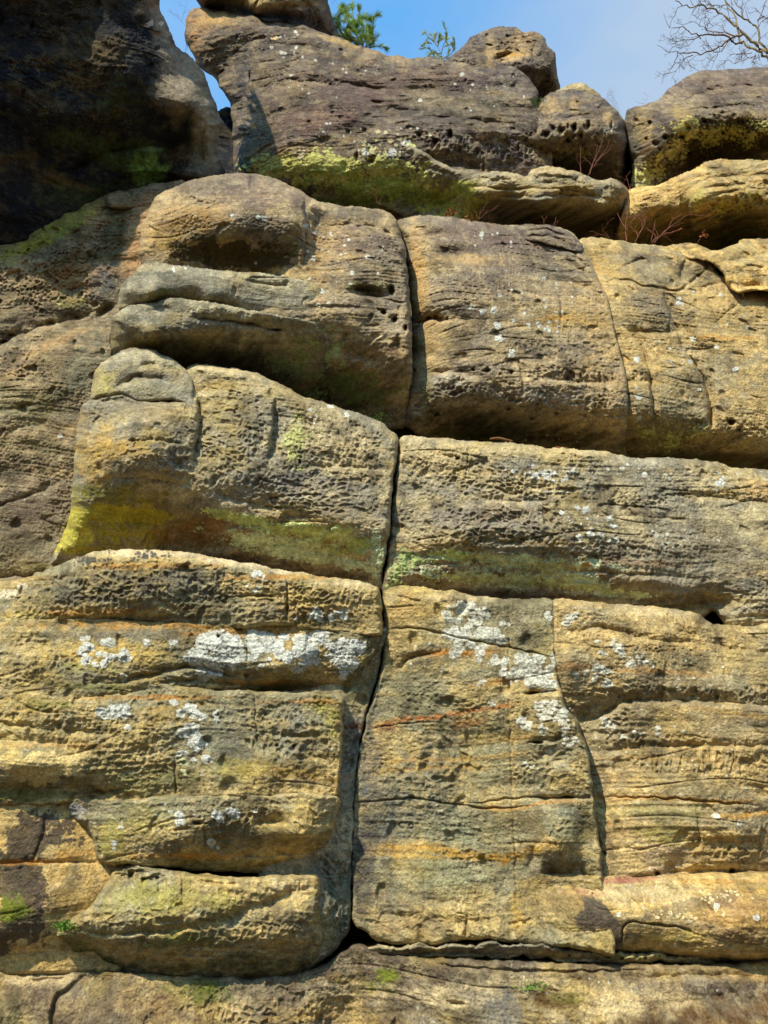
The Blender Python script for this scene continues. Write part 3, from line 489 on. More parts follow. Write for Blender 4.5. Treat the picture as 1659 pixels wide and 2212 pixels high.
block('honeycombed_band', 'long curved honeycombed band with a pale bare top edge, just under the mossy hollow', 'rock band',
  [(-80, 1262, 16, .2), (0, 1252, 16, .2), (80, 1236, 20, .22), (120, 1222, 22, .24), (160, 1204, 26, .26), (210, 1190, 26, .26), (300, 1185, 26, .26), (400, 1192, 26, .26), (500, 1210, 26, .26), (600, 1228, 26, .26), (700, 1245, 26, .26), (785, 1256, 24, .24), (815, 1270, 16, .2), (826, 1300, 12, .14), (826, 1340, 12, .14), (822, 1372, 10, .1), (760, 1368, 8, .06), (700, 1364, 8, .06), (600, 1352, 10, .06), (500, 1360, 14, .1), (350, 1355, 16, .14), (200, 1340, 18, .14), (100, 1346, 18, .14), (0, 1362, 14, .12), (-80, 1370, 14, .12)],
  [(0, 1270, 6.0), (0, 1340, 5.92), (150, 1260, 5.84), (150, 1325, 5.88), (300, 1230, 5.72), (300, 1290, 5.70), (300, 1345, 5.90), (500, 1250, 5.74), (500, 1330, 5.76), (700, 1290, 5.78), (700, 1350, 5.80), (815, 1300, 5.84)],
  seed=19, tone='ochre', scal=.9, F=[pit(330, 1262, 200, 52, 15, 16, .045), pit(620, 1300, 180, 50, 15, 13, .04), pit(180, 1280, 120, 40, 17, 17, .03), crk([(612, 1228), (620, 1260), (622, 1350)], 3, .04), crk([(500, 1290), (560, 1286), (615, 1292)], 3, .035), crk([(800, 1275), (770, 1310), (795, 1340)], 2, .015), crk([(500, 1208), (505, 1290)], 1.6, .012),
     soft((232, 206, 160), 290, 1193, 170, 11, .9, 0, .4), soft((232, 206, 160), 560, 1222, 200, 11, .85, 8, .4), soft((230, 204, 158), 770, 1262, 60, 12, .7), crust((80, 76, 72), 340, 1198, 120, 14, .35, 9), crust((80, 76, 72), 200, 1210, 40, 12, .3, 8), soft((92, 86, 80), 330, 1262, 210, 34, .75), soft((92, 84, 76), 190, 1290, 140, 26, .75, -8), soft((110, 108, 84), 100, 1290, 90, 26, .5), soft(ORA, 330, 1222, 160, 8, .6), soft(ORA, 600, 1246, 120, 8, .6), soft((180, 120, 44), 210, 1322, 190, 8, .75, -2), soft((196, 150, 84), 700, 1318, 110, 12, .5), soft((104, 96, 86), 560, 1325, 120, 20, .5), soft((96, 84, 72), 720, 1290, 90, 16, .5), soft(YEL, 60, 1330, 70, 12, .5),
     lich(30, 1278, 10, 5, 5, 4, 9, (226, 208, 168)), lich(50, 1268, 10, 5, 4, 4, 8, (226, 208, 168)), lich(10, 1285, 12, 6, 5, 4, 8, (226, 208, 168)), lich(550, 1240, 14, 7, 7, 4, 9), lich(556, 1274, 7, 6, 4, 4, 7), lich(535, 1268, 3, 2, 2, 2, 4), lich(682, 1328, 13, 10, 8, 6, 11), lich(734, 1327, 10, 8, 5, 5, 8), lich(748, 1338, 4, 4, 3, 3, 6), lich(718, 1335, 6, 9, 5, 4, 7), lich(750, 1316, 6, 4, 3, 3, 7), lich(640, 1337, 4, 3, 2, 3, 5), lich(568, 1247, 4, 3, 2, 3, 5)])
# ================= right lower wall
LT = (208, 202, 178)
block('wall_slab', 'tall smooth slab right of the main crack, faintly carved, white lichen at its top', 'rock slab',
  [(826, 1290, 22, .16), (832, 1272, 24, .2), (870, 1264, 24, .22), (960, 1274, 24, .22), (1060, 1289, 24, .22), (1140, 1293, 24, .22), (1198, 1298, 20, .2), (1198, 1380, 5, .05), (1204, 1450, 5, .05), (1220, 1520, 6, .07), (1250, 1560, 7, .09), (1268, 1620, 7, .10), (1280, 1700, 7, .1), (1290, 1790, 7, .1), (1300, 1860, 7, .1), (1310, 1960, 6, .03), (1330, 2060, 12, .06), (1270, 2052, 16, .12), (1200, 2046, 16, .14), (1100, 2036, 16, .14), (1010, 2028, 16, .14), (960, 2040, 18, .14), (880, 2042, 18, .14), (820, 2034, 18, .14), (785, 2010, 12, .08), (763, 1985, 7, .05), (761, 1850, 5, .05), (767, 1700, 5, .05), (783, 1580, 5, .05), (807, 1500, 8, .08), (828, 1400, 12, .18)],
  [(840, 1300, 5.92), (1000, 1300, 5.84), (1180, 1320, 5.84), (840, 1500, 5.98), (830, 1700, 5.96), (820, 1900, 5.98), (800, 2020, 5.94), (950, 1450, 5.88), (950, 1700, 5.90), (950, 1900, 5.88), (1050, 2020, 5.78), (1120, 1500, 5.84), (1120, 1700, 5.86), (1120, 1900, 5.84), (1170, 1620, 5.78), (1230, 1700, 5.74), (1200, 1850, 5.76), (1250, 2000, 5.72), (1230, 1920, 5.84)],
  seed=21, tone='ochre', scal=.25, bed=.8, rough=1.2, F=[crk([(828, 1362), (860, 1356), (920, 1360), (990, 1376), (1100, 1398), (1200, 1420)], 2, .03), led([(845, 1452), (870, 1440), (880, 1420), (920, 1412), (960, 1408)], 5, 4, .05), led([(1130, 1497), (1180, 1494), (1215, 1490)], 8, 4, .05), pok(1148, 1497, 20, 5, .1, -4), led([(1140, 1600), (1200, 1596), (1240, 1592)], 6, 4, .04), pok(1160, 1602, 20, 5, .12),
     crk([(768, 1732), (860, 1726), (900, 1724), (1000, 1740), (1080, 1746), (1140, 1738)], 2, .035), crk([(990, 1738), (1060, 1730), (1140, 1722), (1285, 1722)], 2, .03), led([(1120, 1726), (1180, 1722), (1240, 1722), (1270, 1722)], 12, 4, .06), pok(1225, 1722, 22, 5, .12), crk([(780, 1577), (880, 1562), (960, 1560)], 1.5, .015), crk([(1100, 1300), (1100, 1500), (1106, 1700), (1120, 1990)], 3, .012), led([(1106, 1400), (1102, 1550), (1108, 1700), (1120, 1900)], 6, 40, -.015),
     led([(1160, 1882), (1200, 1886), (1260, 1888), (1300, 1888)], 24, 6, .13), led([(1140, 1890), (1150, 1840), (1180, 1800)], 8, 10, .03), bmp(1265, 1800, 26, 50, -.07), bmp(1200, 1800, 40, 60, .05), pit(1200, 1790, 40, 50, 13, 24, .03, 25), pit(1170, 1660, 70, 50, 20, 16, .03), pit(960, 1650, 60, 110, 50, 26, .05, 60), pit(1090, 1840, 80, 80, 34, 26, .025), pit(950, 1990, 150, 26, 20, 12, .03), pit(1120, 2000, 60, 30, 14, 22, .035), led([(790, 1900), (920, 1940), (1080, 1960)], 20, 20, .02), crk([(1008, 1980), (1006, 2030)], 3, .05), led([(800, 1960), (900, 1985), (1000, 1990), (1100, 1975)], 14, 8, .03),
     pit(980, 1500, 120, 60, 36, 24, .025), bmp(1000, 1640, 50, 130, -.03), bmp(850, 1800, 40, 200, -.03), led([(850, 1420), (845, 1460), (830, 1490)], 20, 10, .02),
     # carved letters
     crk([(876, 1778), (866, 1776), (861, 1782), (866, 1788), (876, 1787)], 1.6, .02, 0), crk([(881, 1788), (888, 1775), (895, 1788)], 1.6, .02, 0), crk([(881, 1788), (895, 1788)], 1.6, .02, 0), crk([(874, 1801), (874, 1812)], 1.4, .012, 0), crk([(884, 1802), (889, 1801), (888, 1806), (884, 1807), (890, 1810), (884, 1812)], 1.4, .012, 0), crk([(906, 1802), (899, 1802), (897, 1807), (900, 1812), (907, 1811)], 1.4, .012, 0),
     soft((98, 98, 96), 800, 1640, 40, 110, .75), soft((84, 84, 84), 830, 1760, 60, 90, .75), soft((74, 68, 66), 790, 1880, 34, 130, .85), soft((112, 114, 104), 930, 1640, 80, 90, .6), soft((122, 124, 108), 880, 1720, 90, 80, .6), soft((138, 142, 112), 960, 1810, 120, 60, .5), soft((148, 148, 108), 950, 1900, 120, 60, .5), soft((108, 100, 84), 880, 1950, 80, 50, .6), soft((124, 96, 70), 900, 2000, 120, 24, .6), soft((118, 122, 92), 1040, 1620, 60, 120, .4), soft((128, 132, 110), 1220, 1780, 50, 60, .6), soft((84, 80, 46), 1262, 1800, 28, 46, .7), soft((92, 90, 60), 1230, 1870, 70, 18, .7), soft((94, 94, 66), 900, 1520, 90, 50, .5),
     soft(PAL, 960, 1292, 130, 14, .6), soft((200, 160, 96), 880, 1320, 50, 40, .7), soft((208, 178, 116), 1108, 1600, 16, 260, .6), soft((212, 176, 100), 1170, 1950, 90, 60, .5), soft((208, 164, 70), 1115, 1960, 16, 60, .6),
     band([(880, 1412), (930, 1408), (1000, 1410), (1100, 1400)], 8, (200, 126, 30), .9), band([(1000, 1480), (1100, 1470), (1190, 1455)], 6, (192, 128, 50), .7), band([(790, 1570), (870, 1556), (960, 1545), (1060, 1530), (1140, 1515)], 5, (186, 104, 38), .85), band([(960, 1570), (1010, 1560), (1060, 1552)], 10, (176, 108, 44), .6), band([(800, 1578), (870, 1566)], 8, (120, 60, 32), .8), band([(790, 1650), (900, 1640), (1000, 1640), (1180, 1618)], 5, (190, 140, 60), .6), band([(790, 1672), (900, 1660), (1100, 1655)], 4, (190, 140, 60), .6),
     band([(780, 1838), (860, 1830), (940, 1832), (1030, 1850), (1110, 1848), (1170, 1832), (1240, 1822)], 10, (204, 150, 48), .8), band([(770, 1842), (1000, 1850), (1120, 1856)], 5, (200, 150, 50), .6), band([(1000, 1738), (1100, 1748), (1180, 1732), (1290, 1728)], 4, (196, 132, 50), .7), band([(1050, 1600), (1180, 1590)], 5, (190, 140, 60), .5), soft((200, 130, 20), 1095, 1858, 13, 5, .9), soft((76, 60, 50), 800, 2045, 80, 16, .7),
     lich(1000, 1312, 34, 7, 14, 5, 12, LT), lich(985, 1330, 30, 12, 10, 6, 13, LT), lich(1030, 1330, 26, 12, 12, 6, 13, LT), lich(1040, 1318, 12, 5, 5, 5, 9, LT), lich(1010, 1365, 50, 14, 20, 7, 14, LT), lich(985, 1378, 22, 10, 8, 5, 11, LT), lich(1060, 1372, 26, 16, 14, 7, 14, LT), lich(1020, 1395, 34, 8, 8, 5, 11, LT), lich(1095, 1345, 10, 5, 3, 4, 8, LT), lich(1090, 1380, 16, 5, 4, 4, 9, LT), lich(1035, 1415, 12, 14, 7, 5, 10, LT), lich(985, 1410, 16, 8, 5, 5, 10, LT), lich(1080, 1430, 20, 12, 10, 6, 12, LT), lich(1110, 1450, 24, 14, 12, 6, 12, LT), lich(1140, 1425, 30, 12, 14, 6, 13, LT), lich(1150, 1455, 34, 18, 20, 7, 15, LT), lich(1180, 1480, 20, 12, 12, 7, 13, LT), lich(1190, 1435, 10, 30, 8, 5, 11, LT), lich(1130, 1475, 26, 8, 6, 4, 9, LT), lich(1190, 1328, 8, 10, 5, 5, 9, LT), lich(1045, 1475, 20, 6, 4, 3, 6, LT), lich(1060, 1520, 12, 8, 4, 3, 6, LT),
     lich(1175, 1520, 26, 10, 9, 4, 9, LT), lich(1170, 1545, 10, 18, 8, 5, 10, LT), lich(1200, 1535, 24, 20, 14, 4, 10, LT), lich(1130, 1565, 15, 14, 12, 5, 10, LT), lich(1175, 1575, 12, 12, 7, 4, 9, LT), lich(1215, 1560, 16, 16, 10, 4, 9, LT), lich(1225, 1600, 20, 16, 8, 3, 8, LT), lich(1190, 1620, 20, 8, 5, 3, 6, LT), lich(1135, 1650, 30, 8, 3, 4, 7, LT), lich(1000, 1430, 160, 60, 20, 1.5, 3.5, LT), lich(950, 1800, 120, 150, 12, 1, 2.5, LT)])

block('wall_slab', 'broad banded wall on the right edge, across a curved joint from the tall slab', 'rock slab',
  [(1192, 1300, 20, .2), (1250, 1296, 24, .24), (1300, 1300, 24, .24), (1400, 1308, 24, .24), (1480, 1318, 24, .24), (1520, 1332, 20, .22), (1540, 1348, 14, .18), (1553, 1352, 12, .16), (1600, 1350, 20, .2), (1740, 1362, 20, .2), (1740, 1895, 8, .06), (1600, 1892, 8, .06), (1450, 1894, 8, .06), (1300, 1900, 8, .06), (1290, 1850, 8, .06), (1270, 1700, 8, .05), (1240, 1560, 8, .05), (1200, 1500, 8, .05), (1196, 1400, 8, .05)],
  [(1220, 1330, 5.84), (1400, 1340, 5.82), (1530, 1365, 5.90), (1650, 1380, 5.86), (1230, 1450, 5.80), (1270, 1560, 5.92), (1300, 1700, 5.94), (1330, 1850, 5.88), (1400, 1480, 5.74), (1640, 1500, 5.72), (1450, 1560, 5.80), (1450, 1700, 5.78), (1650, 1700, 5.76), (1450, 1860, 5.84), (1650, 1850, 5.80), (1600, 1800, 5.70)],
  seed=22, tone='gold', scal=.35, bed=1.1, F=[led([(1210, 1364), (1260, 1358), (1300, 1354), (1370, 1372), (1440, 1385), (1520, 1390), (1600, 1402), (1740, 1416)], 9, 5, .045), crk([(1541, 1345), (1560, 1400), (1572, 1500)], 4, .015), led([(1200, 1560), (1290, 1548), (1340, 1518), (1400, 1512), (1500, 1512), (1600, 1518), (1740, 1528)], 16, 6, .07), led([(1420, 1446), (1540, 1452), (1740, 1468)], 20, 20, .02), pit(1420, 1500, 150, 16, 14, 18, .05), pit(1620, 1500, 100, 18, 14, 22, .05), pit(1310, 1370, 90, 10, 12, 9, .03), pit(1480, 1400, 120, 8, 8, 7, .03),
     led([(1270, 1626), (1400, 1612), (1540, 1610), (1740, 1608)], 10, 6, .045), pit(1450, 1600, 180, 16, 16, 18, .03), pit(1500, 1645, 150, 26, 13, 34, .055), pit(1330, 1580, 50, 40, 18, 16, .04), crk([(1300, 1722), (1400, 1722), (1500, 1728), (1640, 1740)], 2, .03), led([(1500, 1758), (1600, 1756), (1740, 1750)], 10, 4, .02), crk([(1505, 1740), (1512, 1800), (1508, 1830)], 3, .03), led([(1410, 1888), (1450, 1868), (1490, 1832), (1540, 1820), (1740, 1822)], 12, 40, .05), pit(1600, 1840, 130, 26, 14, 24, .045), pit(1640, 1790, 60, 30, 14, 22, .03), led([(1420, 1892), (1520, 1888), (1600, 1886), (1740, 1888)], 16, 4, .08),
     pok(1420, 1886, 9, 8, .1), pok(1580, 1882, 9, 8, .12), pok(1320, 1893, 4, 4, .05), pok(1306, 1842, 4, 7, .06), pok(1320, 1835, 40, 3, .02), led([(1300, 1836), (1340, 1828), (1400, 1834)], 4, 3, .02), bmp(1230, 1440, 20, 50, .04), pok(1390, 1430, 9, 24, .02), pok(1416, 1436, 6, 20, .02), pok(1440, 1440, 6, 24, .02), bmp(1320, 1620, 60, 40, .03), crk([(1470, 1310), (1490, 1380), (1492, 1440)], 2, .015), crk([(1580, 1660), (1590, 1600)], 2, .02),
     soft(PAL, 1380, 1322, 180, 14, .5), soft((104, 100, 74), 1500, 1430, 130, 30, .5), soft((98, 96, 76), 1640, 1440, 60, 60, .55), soft((176, 116, 48), 1260, 1440, 70, 12, .5), soft(YEL, 1440, 1800, 60, 30, .7), soft(YEL, 1400, 1750, 110, 20, .35), soft(YEL, 1430, 1860, 40, 20, .5), soft((180, 160, 150), 1440, 1855, 60, 34, .4), soft((110, 102, 62), 1440, 1780, 90, 40, .5), soft((120, 106, 72), 1600, 1846, 120, 20, .5), soft((124, 108, 84), 1620, 1600, 120, 26, .4), soft((150, 110, 60), 1440, 1500, 160, 10, .5),
     band([(1300, 1724), (1420, 1722), (1560, 1732), (1659, 1730)], 5, (206, 150, 60), .8), band([(1300, 1450), (1440, 1448), (1560, 1462)], 5, (186, 130, 60), .6), band([(1510, 1762), (1600, 1762), (1720, 1752)], 5, (206, 146, 40), .8), band([(1440, 1520), (1720, 1560)], 5, (190, 140, 60), .5), band([(1240, 1640), (1400, 1636), (1720, 1650)], 4, (190, 150, 80), .5), band([(1570, 1350), (1578, 1480)], 12, (204, 170, 90), .5), soft((170, 84, 50), 1316, 1778, 5, 4, .9),
     lich(1225, 1338, 10, 6, 4, 5, 9, LT), lich(1240, 1330, 12, 6, 5, 5, 9, LT), lich(1232, 1345, 14, 6, 5, 4, 8, LT), lich(1300, 1411, 8, 4, 4, 4, 8, LT), lich(1322, 1392, 3, 3, 2, 4, 6, LT), lich(1336, 1399, 10, 9, 8, 4, 9, LT), lich(1342, 1416, 6, 5, 4, 4, 7, LT), lich(1325, 1388, 8, 10, 5, 2, 5, LT), lich(1290, 1384, 4, 4, 2, 3, 6, LT), lich(1355, 1432, 6, 3, 2, 4, 7, LT), lich(1370, 1412, 20, 12, 7, 2, 5, LT),
     lich(1293, 1442, 14, 8, 9, 5, 10, LT), lich(1310, 1448, 8, 6, 6, 5, 9, LT), lich(1310, 1478, 9, 8, 7, 6, 10, LT), lich(1284, 1464, 6, 5, 4, 4, 8, LT), lich(1240, 1459, 12, 6, 5, 4, 9, LT), lich(1266, 1452, 10, 8, 6, 2, 5, LT), lich(1364, 1432, 6, 7, 3, 5, 8, LT), lich(1385, 1430, 5, 4, 3, 4, 6, LT), lich(1400, 1425, 14, 8, 5, 3, 5, LT), lich(1316, 1568, 12, 10, 9, 4, 9, LT), lich(1345, 1590, 8, 4, 3, 3, 6, LT), lich(1300, 1552, 8, 5, 4, 3, 6, LT), lich(1420, 1580, 6, 9, 5, 4, 7, LT), lich(1375, 1586, 16, 8, 5, 2, 5, LT), lich(1476, 1578, 3, 3, 1, 4, 6, LT), lich(1250, 1340, 40, 30, 10, 1.5, 3, LT), lich(1440, 1470, 160, 60, 34, 1.5, 3.5, LT), lich(1550, 1760, 10, 5, 3, 5, 8, LT), lich(1597, 1780, 5, 4, 2, 4, 7, LT), lich(1612, 1700, 4, 3, 2, 3, 6, LT), lich(1450, 1640, 200, 100, 20, 1.2, 3, LT)])

block('bulging_band', 'smooth yellow bulging band with a pink streak, low on the right under the pitted wall', 'rock band',
  [(1130, 1900, 8, .0), (1200, 1888, 10, .0), (1300, 1890, 10, .05), (1420, 1890, 10, .09), (1560, 1884, 10, .09), (1740, 1886, 10, .09), (1740, 2078, 26, .3), (1640, 2078, 26, .3), (1540, 2072, 24, .26), (1480, 2066, 20, .2), (1400, 2060, 20, .18), (1340, 2058, 20, .18), (1250, 2056, 20, .16), (1170, 2040, 16, .12), (1130, 1990, 8, .0)],
  [(1150, 1930, 5.90), (1150, 2020, 5.89), (1200, 1960, 5.80), (1250, 1905, 5.84), (1250, 1990, 5.70), (1250, 2045, 5.84), (1400, 1920, 5.74), (1400, 2000, 5.62), (1400, 2052, 5.74), (1600, 1900, 5.68), (1600, 1980, 5.50), (1600, 2060, 5.60), (1340, 2010, 5.66)],
  seed=23, tone='yellow', bed=.6, rough=.7, scal=.1, F=[crk([(1300, 2040), (1340, 2030), (1352, 1995), (1400, 1994), (1460, 2002), (1520, 2022)], 2.4, .035), led([(1230, 2044), (1290, 2052), (1310, 2038)], 6, 4, .03), led([(1420, 1935), (1520, 1925), (1659, 1915)], 20, 30, .015), crk([(1270, 1945), (1290, 1960), (1340, 1965)], 2, .012), pok(1280, 1932, 4, 7, .03), crk([(1130, 1900), (1122, 1990), (1135, 2040)], 3, .02),
     soft((178, 104, 84), 1360, 1898, 90, 7, .75, -3, .3), soft((160, 88, 84), 1355, 1905, 60, 4, .8, -3, .3), soft((222, 160, 110), 1270, 1925, 60, 14, .6), soft((84, 74, 62), 1290, 1990, 44, 34, .9, 30, .6), soft((96, 84, 66), 1330, 2030, 50, 22, .8, 0), soft(YEL, 1200, 2010, 50, 30, .7), soft((104, 96, 60), 1200, 2000, 26, 14, .6), soft(PAL, 1400, 1930, 160, 30, .7), soft((90, 84, 74), 1480, 1960, 110, 14, .55, -14, .8), soft((150, 108, 66), 1600, 1970, 130, 60, .6, 0, .3), soft((110, 84, 56), 1620, 2020, 130, 24, .6), soft((92, 86, 60), 1250, 2035, 90, 14, .7), soft(YEL, 1440, 2026, 70, 16, .4), soft(ORA, 1560, 1904, 110, 6, .5), soft((204, 172, 110), 1440, 1960, 80, 20, .4),
     lich(1560, 1935, 70, 16, 26, 2, 5, (228, 204, 150)), lich(1450, 1975, 50, 10, 16, 2, 5, (228, 204, 150)), lich(1548, 1957, 3, 3, 1, 6, 8), lich(1632, 1982, 3, 3, 1, 8, 11), lich(1338, 1975, 2, 2, 1, 4, 6), lich(1500, 1970, 100, 24, 10, 2, 5, (228, 204, 150))])

# ================= middle tier
block('honeycombed_nose', 'honeycombed block left of the crack with a rounded nose and a mossy hollow underneath', 'rock block',
  [(172, 905, 40, .4), (180, 872, 30, .3), (212, 852, 18, .16), (262, 850, 14, .1), (312, 866, 12, .08), (380, 862, 12, .08), (398, 830, 14, .12), (400, 800, 18, .2), (420, 788, 20, .26), (500, 794, 22, .28), (560, 806, 24, .3), (600, 826, 24, .3), (650, 852, 24, .3), (720, 874, 24, .3), (800, 902, 24, .3), (845, 928, 20, .26), (860, 945, 16, .2), (858, 1000, 12, .16), (848, 1050, 14, .16), (842, 1150, 14, .16), (828, 1240, 12, .14), (820, 1280, 12, .1), (700, 1272, 10, .05), (500, 1240, 10, .05), (300, 1215, 10, .05), (190, 1216, 14, .1), (135, 1225, 20, .2), (100, 1220, 26, .3), (122, 1178, 30, .34), (150, 1110, 34, .4), (158, 1040, 36, .42), (164, 960, 40, .42)],
  [(190, 900, 5.98), (180, 1020, 5.98), (130, 1190, 6.50), (170, 1130, 6.22), (300, 900, 5.80), (300, 1010, 5.68), (300, 1060, 5.92), (300, 1110, 6.22), (300, 1170, 6.42), (420, 830, 6.02), (420, 1000, 5.82), (430, 1090, 5.96), (450, 1180, 6.42), (550, 850, 6.00), (560, 1000, 5.84), (600, 1110, 5.96), (600, 1200, 6.34), (720, 920, 6.02), (720, 1060, 5.88), (720, 1150, 5.98), (720, 1220, 6.30), (840, 980, 6.04), (830, 1100, 5.94), (815, 1230, 6.12)],
  seed=25, tone='tan', scal=.8, F=[led([(426, 850), (432, 890), (432, 930), (422, 970), (418, 1010)], 22, 3, .10), crk([(426, 850), (432, 920), (422, 960), (416, 1000)], 5, .05), led([(594, 850), (592, 900), (584, 960), (578, 1010)], 26, 2.5, .11), bmp(300, 960, 90, 60, .07), bmp(560, 900, 30, 60, .03), led([(640, 1010), (700, 1004), (780, 1010), (850, 1018)], 9, 5, .05), pok(648, 997, 6, 7, .1), led([(215, 1035), (270, 1030), (350, 1036), (430, 1052)], 6, 10, .04), led([(240, 950), (330, 952), (420, 960)], 5, 4, .03), led([(430, 1050), (520, 1080), (620, 1108), (700, 1120)], 14, 10, .05), led([(560, 1160), (640, 1178), (740, 1200), (810, 1215)], 12, 12, .05), led([(420, 1118), (520, 1128), (620, 1150), (800, 1185)], 16, 12, .035), led([(430, 910), (520, 920), (590, 935)], 4, 3, .02), bmp(300, 865, 60, 14, -.04),
     pit(500, 920, 90, 110, 15, 12, .04), pit(360, 985, 90, 60, 14, 16, .03), pit(700, 960, 140, 60, 15, 15, .035), pit(700, 1070, 150, 60, 18, 11, .045), pit(500, 1040, 110, 40, 16, 14, .035), led([(170, 1140), (220, 1125), (330, 1130), (430, 1150)], 10, 14, .03), pok(345, 1180, 5, 4, .04), pok(355, 1184, 4, 3, .04), pok(340, 1192, 5, 3, .04),
     soft((206, 164, 76), 210, 980, 60, 90, .7), soft((206, 164, 76), 300, 970, 90, 34, .5), soft((150, 136, 106), 290, 880, 100, 24, .6), soft((196, 178, 92), 150, 1110, 24, 60, .75), soft((128, 122, 34), 240, 1076, 110, 34, .95, 0, .58), soft((168, 152, 34), 240, 1150, 140, 36, .95, 0, .58), soft((172, 158, 50), 220, 1108, 150, 22, .9, 0, .6), soft((196, 182, 76), 160, 1150, 34, 54, .9, 0, .6), soft((138, 90, 34), 420, 1150, 120, 36, .85, 0, .4), soft((150, 128, 24), 210, 1190, 90, 14, .8), soft((130, 92, 52), 560, 1140, 160, 16, .75, 10, .4), soft((84, 60, 38), 620, 1225, 180, 18, .85, 8, .4), soft((110, 84, 54), 520, 1175, 160, 16, .5, 8, .4), soft((84, 62, 40), 760, 1240, 60, 18, .7),
     soft((110, 106, 116), 640, 1050, 160, 30, .4), soft((176, 148, 66), 480, 900, 60, 90, .5), soft((150, 140, 122), 340, 1020, 90, 24, .5), soft((176, 150, 70), 330, 940, 60, 20, .4), soft((232, 208, 150), 470, 800, 90, 8, .6), soft((120, 104, 84), 740, 1100, 120, 30, .5),
     crust(GRN, 610, 1180, 105, 18, -.45, 8, .92, 10), crust(GRN, 710, 1205, 80, 14, -.4, 8, .9, 10), crust((192, 204, 126), 500, 1115, 70, 8, -.3, 8, .9, 10), crust((192, 204, 126), 610, 1140, 80, 12, -.4, 8, .9, 8), crust((192, 204, 126), 700, 1150, 70, 20, .0, 8, .9), crust((170, 186, 116), 760, 1180, 60, 16, -.1, 9, .9), crust(GRN, 430, 1140, 14, 10, .0, 8), crust(GRN, 815, 1200, 12, 50, -.2, 8, .8), crust((188, 186, 110), 640, 950, 40, 60, .35, 9, .8), crust(GRN, 660, 1170, 200, 30, .6, 6, .7),
     lich(716, 878, 5, 3, 3, 3, 6), lich(670, 884, 5, 3, 2, 4, 6), lich(750, 895, 6, 4, 3, 4, 7), lich(700, 960, 120, 70, 20, 1.2, 3)])

block('pillow_rock', 'low rounded pillow of stone with a horizontal fold, resting on the honeycombed nose', 'pillow rock',
  [(198, 862, 22, .22), (202, 815, 24, .24), (216, 785, 22, .2), (250, 766, 18, .14), (298, 748, 16, .12), (345, 762, 20, .18), (382, 780, 16, .14), (404, 800, 14, .12), (416, 825, 10, .08), (422, 858, 10, .06), (416, 884, 10, .06), (395, 872, 8, .08), (360, 866, 10, .08), (310, 870, 10, .08), (262, 856, 14, .1), (230, 862, 18, .16)],
  [(215, 830, 6.02), (300, 770, 6.0), (300, 815, 5.90), (300, 860, 5.92), (400, 850, 5.90), (390, 800, 5.97), (240, 860, 5.95)],
  seed=26, tone='grey', rough=.6, bed=.5, scal=.1, F=[led([(232, 852), (262, 826), (300, 814), (350, 820), (400, 832)], 9, 5, .06), led([(300, 786), (345, 786)], 7, 4, .05), pit(360, 800, 50, 20, 10, 8, .015), soft((112, 98, 84), 320, 808, 90, 12, .7), soft((196, 180, 96), 225, 830, 26, 36, .7), soft((210, 196, 160), 300, 766, 70, 14, .5), soft((178, 166, 130), 320, 842, 80, 16, .5)])

